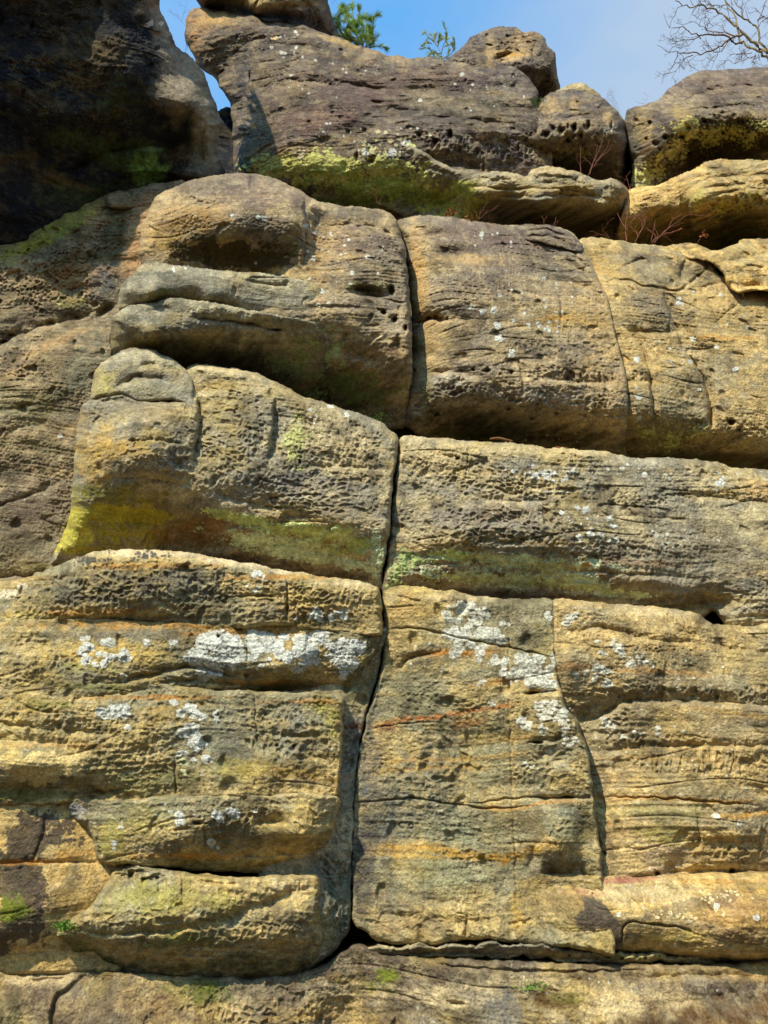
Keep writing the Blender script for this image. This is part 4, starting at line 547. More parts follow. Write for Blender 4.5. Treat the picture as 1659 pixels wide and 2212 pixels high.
block('honeycombed_wall', 'long honeycombed wall right of the crack at mid height, sprinkled with small white lichens', 'rock wall',
  [(862, 950, 20, .2), (880, 938, 22, .24), (930, 944, 22, .26), (1000, 950, 22, .28), (1100, 955, 22, .28), (1200, 967, 22, .28), (1300, 974, 22, .28), (1350, 986, 22, .28), (1450, 986, 22, .28), (1550, 998, 22, .28), (1659, 1014, 22, .28), (1740, 1024, 22, .28), (1740, 1385, 10, .05), (1600, 1375, 10, .05), (1570, 1350, 20, .14), (1552, 1330, 16, .2), (1540, 1322, 16, .28), (1500, 1340, 8, .04), (1400, 1335, 8, .04), (1200, 1325, 8, .04), (1000, 1300, 8, .04), (880, 1290, 10, .06), (828, 1285, 12, .1), (836, 1200, 14, .16), (848, 1080, 14, .18), (858, 1000, 14, .18)],
  [(880, 980, 6.10), (860, 1150, 6.08), (845, 1260, 6.16), (1000, 980, 6.06), (1000, 1100, 5.98), (1000, 1180, 5.98), (1000, 1270, 6.32), (1200, 1000, 6.06), (1200, 1120, 5.98), (1200, 1200, 6.0), (1200, 1288, 6.32), (1400, 1020, 6.12), (1400, 1150, 6.02), (1400, 1240, 6.02), (1400, 1302, 6.26), (1530, 1320, 6.22), (1650, 1040, 6.16), (1650, 1150, 6.04), (1650, 1260, 5.96), (1650, 1345, 6.06), (1590, 1350, 6.08)],
  seed=27, tone='tan', scal=.8, bed=1.2, dip=.0, F=[pit(950, 1020, 80, 60, 13, 12, .02), pit(1080, 1055, 160, 34, 16, 12, .055, 3), pit(1060, 1130, 200, 40, 15, 13, .05, 3), pit(1240, 1170, 160, 40, 16, 14, .035), pit(1000, 1165, 140, 26, 12, 10, .035), pit(1380, 1075, 120, 20, 12, 12, .035), pit(1540, 1070, 160, 12, 10, 10, .04, 4), pit(1250, 1020, 80, 40, 13, 12, .02), pit(1320, 1190, 100, 26, 12, 12, .025),
     led([(1020, 1082), (1060, 1078), (1120, 1082), (1200, 1080)], 10, 6, .04), led([(1440, 1064), (1540, 1072), (1600, 1080), (1740, 1090)], 8, 5, .045), led([(1240, 1110), (1320, 1112), (1440, 1118)], 4, 4, .02), led([(1400, 1118), (1500, 1122)], 4, 3, .02), crk([(1008, 955), (1010, 1000), (1004, 1040)], 2, .02), crk([(1380, 990), (1400, 1060), (1410, 1120)], 3, .02), pok(988, 990, 7, 6, .09), led([(950, 984), (990, 985)], 3, 3, .03), led([(1030, 965), (1160, 975), (1280, 990)], 4, 4, .03), led([(850, 1208), (960, 1200), (1100, 1218), (1250, 1232), (1400, 1240), (1540, 1250)], 10, 10, .03), led([(860, 1222), (1000, 1216), (1120, 1232), (1260, 1250)], 8, 8, .03), led([(950, 1256), (1100, 1262), (1260, 1276), (1400, 1290)], 12, 10, .05),
     bmp(1560, 1300, 60, 20, -.05), led([(1480, 1310), (1540, 1300), (1590, 1300)], 10, 30, .06), led([(1360, 1226), (1500, 1230), (1740, 1250)], 30, 30, .015), crk([(1470, 1258), (1659, 1290)], 3, .01), led([(1560, 1340), (1620, 1332), (1740, 1338)], 5, 3, .03), bmp(1700, 1045, 80, 20, .05),
     soft((214, 186, 126), 1150, 972, 300, 20, .55), soft((212, 184, 124), 950, 1000, 70, 60, .4), soft((196, 172, 134), 1080, 1090, 90, 10, .5), soft((130, 112, 100), 1060, 1120, 190, 40, .45), soft((132, 120, 96), 1500, 1180, 200, 60, .5), soft((120, 112, 96), 1600, 1260, 150, 30, .6), soft((126, 112, 92), 1380, 1260, 120, 24, .6), soft((84, 56, 34), 1060, 1238, 220, 10, .8, 3, .3), soft((80, 54, 34), 1150, 1284, 260, 12, .85, 3, .3), soft((96, 60, 36), 900, 1250, 80, 26, .6), soft((84, 66, 34), 1480, 1295, 90, 16, .7), soft((128, 84, 46), 1400, 1215, 130, 8, .6, 3), soft((110, 96, 40), 1480, 1310, 120, 8, .6), soft((168, 160, 140), 1620, 1200, 120, 14, .3), soft((220, 176, 112), 1660, 1060, 70, 30, .6),
     crust(GRN, 1110, 1210, 160, 11, -.4, 8, .92, 3), crust((192, 204, 126), 980, 1198, 50, 8, -.2, 9, .95), crust(GRN, 1240, 1250, 50, 13, -.45, 8, .92, 12), crust(GRN, 1080, 1249, 170, 12, -.25, 8, .9, 4), crust((176, 188, 116), 890, 1205, 50, 20, .1, 9, .9), crust(GRN, 1330, 1280, 90, 12, .15, 9, .9, 5), crust((176, 188, 116), 860, 1245, 30, 26, .1, 8, .9), crust(GRN, 1120, 1240, 250, 26, .62, 6, .7), soft((196, 126, 50), 1268, 1218, 12, 7, .9),
     lich(1165, 1025, 18, 9, 7, 3, 8), lich(1112, 1018, 6, 5, 3, 3, 7), lich(1145, 1022, 6, 4, 3, 3, 6), lich(1185, 1025, 14, 8, 8, 4, 9), lich(1220, 1035, 8, 6, 4, 4, 7), lich(1195, 1038, 14, 6, 5, 2, 5), lich(1128, 1012, 40, 12, 9, 1.5, 4), lich(1235, 1018, 14, 6, 4, 3, 6), lich(1205, 1058, 30, 8, 5, 2, 5), lich(1350, 1010, 40, 12, 6, 2, 6), lich(1390, 1022, 10, 5, 2, 3, 6), lich(1440, 1030, 30, 10, 4, 2, 5), lich(1556, 1042, 6, 6, 4, 5, 8), lich(1548, 1058, 3, 3, 1, 4, 6),
     lich(1215, 1105, 7, 4, 3, 3, 6), lich(1248, 1094, 5, 4, 2, 4, 7), lich(1260, 1100, 9, 7, 5, 4, 8), lich(1318, 1118, 5, 4, 3, 3, 7), lich(1325, 1136, 8, 5, 4, 4, 8), lich(1274, 1152, 6, 7, 4, 5, 9), lich(1250, 1162, 10, 8, 6, 3, 7), lich(1296, 1158, 5, 9, 4, 4, 7), lich(1324, 1166, 8, 6, 5, 4, 8), lich(1262, 1132, 40, 20, 9, 1.5, 4), lich(1230, 1118, 4, 3, 1, 3, 5), lich(1190, 1165, 60, 10, 4, 1.5, 4), lich(1434, 1152, 30, 10, 6, 2, 5), lich(1500, 1165, 60, 16, 8, 1.5, 4), lich(1436, 1180, 30, 12, 5, 2, 4), lich(960, 1090, 120, 80, 12, 1, 2.5), lich(1568, 1026, 60, 10, 5, 2, 4)])
# ================= upper middle tier
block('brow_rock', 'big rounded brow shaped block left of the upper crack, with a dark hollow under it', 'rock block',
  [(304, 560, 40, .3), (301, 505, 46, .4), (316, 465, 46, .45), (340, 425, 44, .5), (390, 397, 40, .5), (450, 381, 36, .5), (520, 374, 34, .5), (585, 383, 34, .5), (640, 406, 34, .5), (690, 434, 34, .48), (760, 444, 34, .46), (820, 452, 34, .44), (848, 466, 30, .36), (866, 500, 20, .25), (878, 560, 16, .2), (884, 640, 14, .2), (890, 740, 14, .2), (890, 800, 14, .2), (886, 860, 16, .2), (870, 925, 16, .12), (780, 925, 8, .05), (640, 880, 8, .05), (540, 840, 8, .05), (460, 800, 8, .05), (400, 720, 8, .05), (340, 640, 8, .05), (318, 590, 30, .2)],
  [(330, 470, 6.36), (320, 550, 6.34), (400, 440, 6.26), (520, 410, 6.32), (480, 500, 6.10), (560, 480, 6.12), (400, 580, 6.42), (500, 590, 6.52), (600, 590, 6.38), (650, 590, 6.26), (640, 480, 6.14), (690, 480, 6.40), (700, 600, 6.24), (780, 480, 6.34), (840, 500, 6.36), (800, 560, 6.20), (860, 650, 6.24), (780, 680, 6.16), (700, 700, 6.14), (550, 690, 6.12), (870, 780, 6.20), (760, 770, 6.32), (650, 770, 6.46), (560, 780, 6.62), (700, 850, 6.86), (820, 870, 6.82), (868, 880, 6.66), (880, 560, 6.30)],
  seed=31, tone='warm', scal=.25, und=.7, F=[led([(658, 440), (662, 500), (654, 560), (650, 590)], 18, 10, -.05), bmp(690, 490, 26, 80, -.08), led([(664, 400), (658, 440), (662, 500), (656, 560), (652, 590)], 14, 3, .07), bmp(520, 548, 110, 30, -.07, 8), bmp(470, 462, 110, 24, .05), led([(365, 452), (400, 436), (460, 438), (510, 446)], 6, 16, .04), led([(500, 583), (560, 586), (620, 592)], 6, 5, .05), led([(700, 490), (760, 485), (830, 500), (860, 540)], 4, 3, .03), 
     led([(740, 632), (780, 636), (830, 640), (858, 644)], 18, 3, .12), pok(845, 628, 12, 16, .14), pok(785, 624, 46, 12, .10, 3), pok(828, 675, 12, 10, .13, 30), pok(852, 690, 12, 14, .12), pok(876, 708, 6, 12, .1), pok(818, 668, 5, 5, .06), crk([(800, 642), (850, 650), (884, 652)], 2, .03), led([(600, 660), (700, 665), (800, 660), (880, 668)], 8, 10, .02), led([(560, 700), (640, 712), (720, 716), (800, 724)], 12, 14, .025), led([(770, 705), (830, 702)], 4, 4, .02), led([(720, 760), (790, 768), (850, 800)], 20, 12, .05), led([(640, 740), (720, 745), (800, 775), (860, 800)], 24, 16, .03), pok(858, 745, 14, 24, .07), pit(820, 780, 60, 60, 22, 22, .03), pit(700, 640, 120, 40, 14, 10, .015), pit(840, 860, 40, 50, 14, 14, .03), bmp(740, 650, 80, 30, .05), pok(590, 645, 8, 5, .03),
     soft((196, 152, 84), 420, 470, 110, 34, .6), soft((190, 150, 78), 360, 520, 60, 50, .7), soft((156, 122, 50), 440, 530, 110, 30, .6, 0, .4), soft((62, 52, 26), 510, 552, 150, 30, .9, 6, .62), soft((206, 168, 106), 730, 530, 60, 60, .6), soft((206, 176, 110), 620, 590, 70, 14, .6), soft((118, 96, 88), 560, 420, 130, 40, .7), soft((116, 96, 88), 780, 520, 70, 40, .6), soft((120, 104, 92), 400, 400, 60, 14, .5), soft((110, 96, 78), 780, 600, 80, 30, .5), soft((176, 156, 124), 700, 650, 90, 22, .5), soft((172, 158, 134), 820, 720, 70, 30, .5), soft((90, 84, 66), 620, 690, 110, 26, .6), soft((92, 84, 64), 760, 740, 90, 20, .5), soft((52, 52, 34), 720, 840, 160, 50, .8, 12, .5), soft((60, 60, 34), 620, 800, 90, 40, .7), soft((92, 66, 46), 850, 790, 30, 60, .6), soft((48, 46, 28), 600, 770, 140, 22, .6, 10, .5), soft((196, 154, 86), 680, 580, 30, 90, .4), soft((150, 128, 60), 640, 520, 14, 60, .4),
     crust((150, 164, 108), 660, 790, 60, 60, .1, 9, .85), crust((160, 172, 116), 700, 760, 40, 40, .2, 9, .85), crust((112, 124, 70), 760, 840, 100, 50, .3, 9, .8), crust((140, 156, 104), 600, 770, 60, 26, .3, 8, .8), soft((86, 108, 30), 790, 618, 60, 12, .4),
     lich(660, 488, 5, 4, 3, 3, 6), lich(677, 500, 4, 4, 2, 3, 5), lich(676, 556, 4, 9, 4, 3, 6), lich(695, 632, 5, 4, 2, 5, 8), lich(711, 657, 5, 3, 2, 4, 6), lich(692, 660, 3, 3, 1, 4, 6), lich(563, 472, 8, 4, 4, 3, 7), lich(505, 466, 4, 3, 2, 3, 5), lich(794, 555, 4, 4, 1, 5, 7), lich(762, 590, 4, 3, 1, 5, 7), lich(700, 560, 150, 80, 26, 1.3, 4), lich(760, 520, 90, 40, 12, 2, 4), lich(600, 650, 120, 60, 10, 2, 4)])

block('lip_rock', 'upper of the two thick lip shaped layers, pale and rounded, under the brow shaped block', 'lip rock',
  [(256, 652, 30, .34), (262, 620, 30, .34), (285, 590, 28, .3), (312, 567, 24, .26), (340, 566, 24, .26), (400, 574, 22, .24), (460, 582, 20, .2), (540, 588, 14, .12), (620, 598, 10, .05), (690, 620, 10, .02), (700, 690, 10, .02), (600, 690, 10, .03), (500, 676, 10, .03), (400, 672, 12, .05), (330, 676, 16, .1), (270, 678, 26, .24)],
  [(270, 640, 6.12), (330, 600, 6.06), (330, 628, 5.88), (280, 672, 6.34), (350, 668, 6.32), (450, 610, 6.00), (450, 636, 5.98), (450, 665, 6.16), (560, 630, 6.10), (660, 640, 6.17), (660, 680, 6.17), (560, 670, 6.12)],
  seed=32, tone='grey', rough=.6, bed=.6, scal=.1, und=.5, F=[bmp(420, 636, 30, 16, -.05), led([(395, 648), (440, 650), (520, 664)], 6, 5, .05), led([(290, 660), (330, 640), (360, 640)], 14, 10, .0), led([(520, 606), (600, 616), (640, 622)], 4, 4, .03), pok(598, 600, 60, 3, .04), soft((150, 138, 52), 360, 640, 70, 16, .6), soft((214, 196, 156), 350, 578, 80, 10, .6), soft((126, 122, 108), 440, 625, 90, 16, .5), lich(400, 580, 60, 6, 6, 1.5, 4), lich(305, 650, 30, 12, 3, 2, 5)])

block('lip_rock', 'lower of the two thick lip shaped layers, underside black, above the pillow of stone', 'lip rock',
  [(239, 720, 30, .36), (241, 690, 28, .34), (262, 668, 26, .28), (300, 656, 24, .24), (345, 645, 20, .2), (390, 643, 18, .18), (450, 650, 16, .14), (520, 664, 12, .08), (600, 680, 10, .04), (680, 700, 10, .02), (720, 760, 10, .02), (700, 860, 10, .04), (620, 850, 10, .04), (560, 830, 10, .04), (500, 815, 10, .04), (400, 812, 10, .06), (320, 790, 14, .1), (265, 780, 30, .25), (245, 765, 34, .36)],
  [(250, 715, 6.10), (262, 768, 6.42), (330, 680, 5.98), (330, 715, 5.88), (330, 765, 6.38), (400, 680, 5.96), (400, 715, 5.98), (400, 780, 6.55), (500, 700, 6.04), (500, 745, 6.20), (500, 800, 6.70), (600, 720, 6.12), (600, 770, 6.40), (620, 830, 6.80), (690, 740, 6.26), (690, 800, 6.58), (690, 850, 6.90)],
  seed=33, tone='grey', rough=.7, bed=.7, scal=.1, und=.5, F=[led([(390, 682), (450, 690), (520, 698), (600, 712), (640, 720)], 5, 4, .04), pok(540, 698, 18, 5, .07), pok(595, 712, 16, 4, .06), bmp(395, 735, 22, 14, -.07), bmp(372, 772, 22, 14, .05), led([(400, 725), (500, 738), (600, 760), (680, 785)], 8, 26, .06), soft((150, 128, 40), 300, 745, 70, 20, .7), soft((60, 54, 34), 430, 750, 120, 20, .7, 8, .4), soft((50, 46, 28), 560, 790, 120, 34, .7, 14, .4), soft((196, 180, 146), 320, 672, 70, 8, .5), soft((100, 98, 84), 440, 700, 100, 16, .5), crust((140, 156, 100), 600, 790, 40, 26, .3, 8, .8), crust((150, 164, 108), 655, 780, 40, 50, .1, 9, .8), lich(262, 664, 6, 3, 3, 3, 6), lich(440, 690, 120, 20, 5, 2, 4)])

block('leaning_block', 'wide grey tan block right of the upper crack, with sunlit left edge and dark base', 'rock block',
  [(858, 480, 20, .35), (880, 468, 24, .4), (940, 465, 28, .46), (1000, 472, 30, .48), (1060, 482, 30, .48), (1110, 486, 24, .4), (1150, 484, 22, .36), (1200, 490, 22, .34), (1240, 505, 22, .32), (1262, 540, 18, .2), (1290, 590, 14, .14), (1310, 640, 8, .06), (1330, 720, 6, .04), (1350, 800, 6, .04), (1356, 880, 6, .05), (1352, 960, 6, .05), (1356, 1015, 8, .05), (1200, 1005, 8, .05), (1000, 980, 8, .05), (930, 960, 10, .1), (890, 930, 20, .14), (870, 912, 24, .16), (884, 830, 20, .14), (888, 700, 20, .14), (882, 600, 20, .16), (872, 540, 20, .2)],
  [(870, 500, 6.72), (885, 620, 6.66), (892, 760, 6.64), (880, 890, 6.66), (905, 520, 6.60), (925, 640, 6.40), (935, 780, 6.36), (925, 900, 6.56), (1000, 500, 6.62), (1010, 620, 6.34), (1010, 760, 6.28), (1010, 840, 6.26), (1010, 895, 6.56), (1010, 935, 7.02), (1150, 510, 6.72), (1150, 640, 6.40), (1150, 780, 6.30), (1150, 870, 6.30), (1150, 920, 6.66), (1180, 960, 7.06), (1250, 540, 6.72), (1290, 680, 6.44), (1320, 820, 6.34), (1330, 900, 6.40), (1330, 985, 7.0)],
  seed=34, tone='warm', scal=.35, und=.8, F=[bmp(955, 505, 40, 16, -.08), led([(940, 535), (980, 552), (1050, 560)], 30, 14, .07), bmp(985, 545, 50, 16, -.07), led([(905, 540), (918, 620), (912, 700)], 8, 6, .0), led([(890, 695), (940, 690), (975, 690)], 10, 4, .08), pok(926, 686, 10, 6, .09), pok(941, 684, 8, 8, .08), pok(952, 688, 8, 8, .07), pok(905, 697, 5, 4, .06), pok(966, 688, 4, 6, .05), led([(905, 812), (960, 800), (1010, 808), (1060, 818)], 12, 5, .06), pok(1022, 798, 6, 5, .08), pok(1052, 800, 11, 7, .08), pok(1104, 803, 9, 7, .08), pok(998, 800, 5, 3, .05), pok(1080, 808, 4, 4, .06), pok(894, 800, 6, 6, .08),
     led([(1060, 625), (1150, 634), (1240, 640), (1310, 652)], 4, 4, .02), led([(1140, 820), (1200, 818), (1280, 824), (1345, 830)], 12, 5, .06), pit(1250, 812, 100, 14, 12, 20, .055), led([(900, 950), (960, 935), (1040, 945), (1100, 955)], 10, 5, .05), pit(960, 860, 60, 60, 10, 13, .035), pit(1060, 880, 160, 60, 14, 13, .045), pit(1250, 900, 120, 60, 14, 13, .045), pit(1180, 780, 150, 60, 14, 14, .025), pit(1250, 740, 90, 60, 12, 14, .02), pit(900, 880, 26, 60, 9, 12, .04), led([(930, 680), (1040, 690), (1150, 700), (1320, 720)], 10, 12, .025), led([(1050, 600), (1100, 640), (1140, 700)], 10, 20, .03), crk([(1120, 770), (1132, 840), (1128, 860)], 3, .03), crk([(1210, 640), (1212, 700)], 3, .03), bmp(1080, 590, 60, 60, .03), pit(1080, 580, 100, 70, 10, 26, .02), led([(1120, 500), (1180, 504), (1240, 530), (1270, 570)], 4, 5, .05), led([(1140, 492), (1200, 498), (1250, 520)], 4, 4, .05), led([(1140, 530), (1220, 560), (1290, 610)], 6, 6, .04), led([(1190, 520), (1240, 545), (1280, 590)], 5, 4, .05), led([(1170, 600), (1230, 610), (1300, 625)], 8, 8, .04),
     pit(1020, 930, 80, 24, 14, 12, .04), bmp(1000, 935, 60, 12, .05), pit(1150, 945, 150, 30, 12, 11, .05), pok(1100, 880, 10, 8, .07), pok(1150, 900, 12, 9, .07), pok(1085, 905, 14, 9, .07), pok(1200, 890, 12, 8, .06),
     soft((214, 172, 104), 905, 590, 24, 130, .85, -4, .3), soft((200, 164, 100), 930, 740, 40, 60, .5), soft((122, 100, 90), 1000, 510, 120, 40, .7), soft((110, 84, 80), 1130, 520, 110, 26, .6, 6), soft((116, 100, 92), 1080, 590, 90, 60, .5), soft((112, 102, 96), 1210, 530, 80, 26, .6, 20), soft((200, 160, 100), 1010, 560, 80, 12, .7, 8), soft((206, 170, 112), 960, 690, 60, 16, .5), soft((200, 190, 168), 960, 820, 70, 16, .6), soft((190, 176, 150), 1240, 860, 120, 24, .5), soft((204, 168, 108), 1290, 700, 60, 140, .6, -12), soft((204, 168, 108), 1310, 850, 50, 100, .5), soft((190, 152, 76), 1220, 690, 100, 30, .6), soft((196, 140, 50), 1200, 688, 50, 7, .7), soft((66, 58, 36), 980, 900, 100, 26, .85, 0, .5), soft((56, 52, 32), 1080, 930, 230, 36, .9, 4, .5), soft((104, 106, 40), 1010, 938, 90, 14, .7), soft((80, 72, 40), 1250, 940, 120, 30, .5), soft((110, 104, 44), 920, 840, 20, 60, .5), soft((196, 170, 118), 1210, 720, 110, 26, .4),  # pale left strip paints sunlight; base patches mix algae with painted shade
     lich(1062, 668, 7, 6, 4, 4, 8), lich(1045, 674, 9, 5, 5, 3, 7), lich(1076, 704, 6, 6, 4, 4, 7), lich(1076, 732, 8, 6, 5, 4, 8), lich(1104, 762, 6, 5, 2, 6, 8), lich(1018, 665, 5, 3, 2, 4, 6), lich(1110, 690, 4, 3, 2, 4, 6), lich(1080, 636, 3, 3, 1, 4, 6), lich(1040, 505, 4, 3, 2, 3, 6), lich(1070, 520, 60, 20, 8, 2, 4), lich(1177, 700, 40, 10, 8, 2, 6), lich(1150, 622, 60, 30, 6, 2, 4), lich(1198, 714, 26, 8, 6, 2, 7), lich(1200, 640, 100, 60, 20, 1.5, 4), lich(1230, 950, 100, 30, 10, 1, 3)])

block('jointed_wall', 'yellowish wall split by curved vertical joints at the upper right edge', 'rock wall',
  [(1245, 540, 20, .3), (1256, 515, 20, .34), (1290, 512, 22, .36), (1340, 520, 22, .36), (1400, 526, 22, .36), (1450, 532, 22, .36), (1530, 536, 22, .36), (1560, 560, 18, .25), (1600, 600, 8, .05), (1740, 600, 8, .05), (1740, 1050, 8, .05), (1600, 1050, 8, .05), (1400, 1030, 8, .05), (1330, 1020, 8, .05), (1330, 900, 8, .06), (1340, 800, 8, .06), (1310, 700, 8, .06), (1280, 620, 8, .06)],
  [(1270, 540, 6.90), (1320, 640, 6.60), (1345, 760, 6.46), (1360, 900, 6.44), (1360, 985, 7.0), (1420, 560, 6.92), (1420, 680, 6.56), (1440, 800, 6.44), (1440, 890, 6.40), (1440, 960, 6.72), (1450, 1000, 7.06), (1540, 570, 7.0), (1540, 700, 6.66), (1540, 860, 6.48), (1540, 930, 6.48), (1550, 1000, 7.0), (1650, 640, 6.92), (1650, 760, 6.64), (1650, 900, 6.48), (1650, 960, 6.54), (1659, 1020, 7.1)],
  seed=35, tone='gold', scal=.2, und=.7, F=[led([(1356, 970), (1358, 900), (1352, 830), (1335, 750), (1310, 680), (1300, 620), (1262, 540)], 4, 14, .03), led([(1420, 950), (1408, 850), (1400, 790), (1380, 740), (1330, 690)], 3, 24, .08), led([(1530, 960), (1534, 900), (1528, 840), (1505, 790), (1470, 740), (1440, 650), (1420, 600)], 3, 34, .11), crk([(1420, 950), (1408, 850), (1400, 790), (1380, 740)], 2, .03), crk([(1530, 960), (1534, 900), (1528, 840), (1505, 790), (1470, 740)], 2, .03), led([(1560, 740), (1545, 680), (1500, 620), (1470, 600), (1480, 560), (1500, 530)], 3, 28, .07), crk([(1290, 615), (1340, 605), (1400, 618), (1470, 625), (1520, 585), (1540, 560)], 3, .04), led([(1340, 710), (1400, 718), (1450, 718), (1500, 700)], 10, 5, .05), led([(1500, 625), (1560, 612), (1600, 615)], 4, 3, .03), crk([(1440, 630), (1450, 700)], 3, .03), crk([(1540, 700), (1590, 660), (1600, 640)], 2, .02), led([(1330, 820), (1390, 824), (1430, 826)], 8, 4, .04), pit(1390, 815, 40, 10, 9, 14, .045), pit(1480, 860, 60, 60, 12, 12, .02), pok(1577, 912, 12, 13, .14), pit(1600, 940, 60, 24, 12, 10, .03), pit(1560, 940, 200, 36, 14, 12, .04), pit(1420, 950, 90, 50, 14, 12, .045), crk([(1340, 580), (1385, 560), (1420, 590)], 3, .04), led([(1360, 560), (1400, 562)], 8, 5, .05), bmp(1400, 600, 60, 40, .05), bmp(1420, 670, 50, 30, .04), crk([(1560, 780), (1620, 850), (1659, 860)], 2, .015), led([(1310, 520), (1330, 540), (1340, 560)], 8, 20, .04),
     soft((118, 104, 90), 1370, 560, 60, 30, .6), soft((120, 104, 88), 1430, 660, 60, 36, .5), soft((120, 106, 90), 1390, 640, 50, 30, .5), soft((206, 164, 84), 1300, 570, 50, 50, .6), soft((208, 172, 104), 1560, 680, 120, 80, .5), soft((122, 104, 48), 1450, 960, 160, 30, .6, 4, .5), soft((84, 64, 26), 1600, 990, 120, 24, .8, 4, .4), soft((70, 56, 28), 1480, 990, 160, 18, .7, 3, .4), soft(YEL, 1440, 940, 70, 26, .4), band([(1480, 730), (1560, 728), (1659, 732)], 5, (212, 156, 70), .8), soft((190, 180, 70), 1540, 1000, 160, 10, .3),
     crust((196, 194, 108), 1450, 940, 60, 30, .3, 8, .8), lich(1498, 732, 4, 4, 2, 4, 7), lich(1376, 776, 4, 3, 1, 7, 9), lich(1376, 840, 4, 3, 1, 4, 6), lich(1380, 858, 5, 4, 2, 5, 7), lich(1382, 905, 4, 3, 1, 6, 8), lich(1470, 650, 12, 6, 6, 3, 6), lich(1488, 780, 3, 3, 1, 4, 6), lich(1550, 750, 4, 3, 1, 5, 7), lich(1590, 798, 10, 4, 3, 4, 7), lich(1508, 840, 3, 3, 1, 4, 6), lich(1500, 740, 130, 120, 26, 1.5, 4)])

block('rounded_cap', 'pale rounded cap stones at the far right edge, on top of the yellowish jointed wall', 'cap rock',
  [(1430, 545, 10, .1), (1450, 528, 12, .16), (1490, 523, 12, .18), (1520, 530, 12, .16), (1545, 540, 12, .16), (1590, 525, 18, .26), (1659, 514, 20, .3), (1740, 510, 20, .3), (1740, 650, 8, .06), (1659, 628, 12, .1), (1600, 632, 12, .1), (1575, 620, 14, .16), (1560, 590, 14, .14), (1530, 566, 10, .06), (1470, 556, 8, .06)],
  [(1450, 540, 7.06), (1510, 540, 7.0), (1560, 560, 6.86), (1640, 560, 6.88), (1600, 600, 6.78), (1659, 600, 6.76), (1640, 530, 7.02)],
  seed=36, tone='yellow', rough=.7, F=[led([(1545, 560), (1600, 560), (1640, 548), (1700, 540)], 14, 6, .10), led([(1600, 575), (1659, 575)], 4, 3, .05), led([(1590, 622), (1620, 618), (1659, 620)], 12, 4, .1), bmp(1560, 618, 30, 10, -.05), soft((196, 170, 110), 1620, 545, 80, 16, .4), crk([(1615, 560), (1640, 600), (1648, 630)], 3, .03)])

block('layered_crest', 'small thinly layered grey crest on top of the wide grey tan block', 'rock crest',
  [(1000, 482, 8, .1), (1040, 478, 10, .12), (1090, 488, 8, .1), (1120, 486, 10, .12), (1160, 484, 12, .16), (1210, 492, 12, .16), (1245, 514, 12, .16), (1262, 540, 10, .12), (1240, 545, 8, .04), (1150, 520, 8, .04), (1050, 500, 8, .04)],
  [(1010, 490, 6.9), (1160, 495, 6.72), (1240, 525, 6.72), (1080, 495, 6.86), (1160, 515, 6.66)],
  seed=37, tone='purple', R=8, D=.08, und=.5, bed=2, F=[led([(1130, 496), (1190, 498), (1245, 522)], 4, 3, .06), led([(1120, 508), (1190, 512), (1240, 534)], 4, 3, .06), soft((122, 108, 96), 1180, 505, 90, 20, .5), soft((176, 140, 96), 1050, 486, 60, 8, .5)])

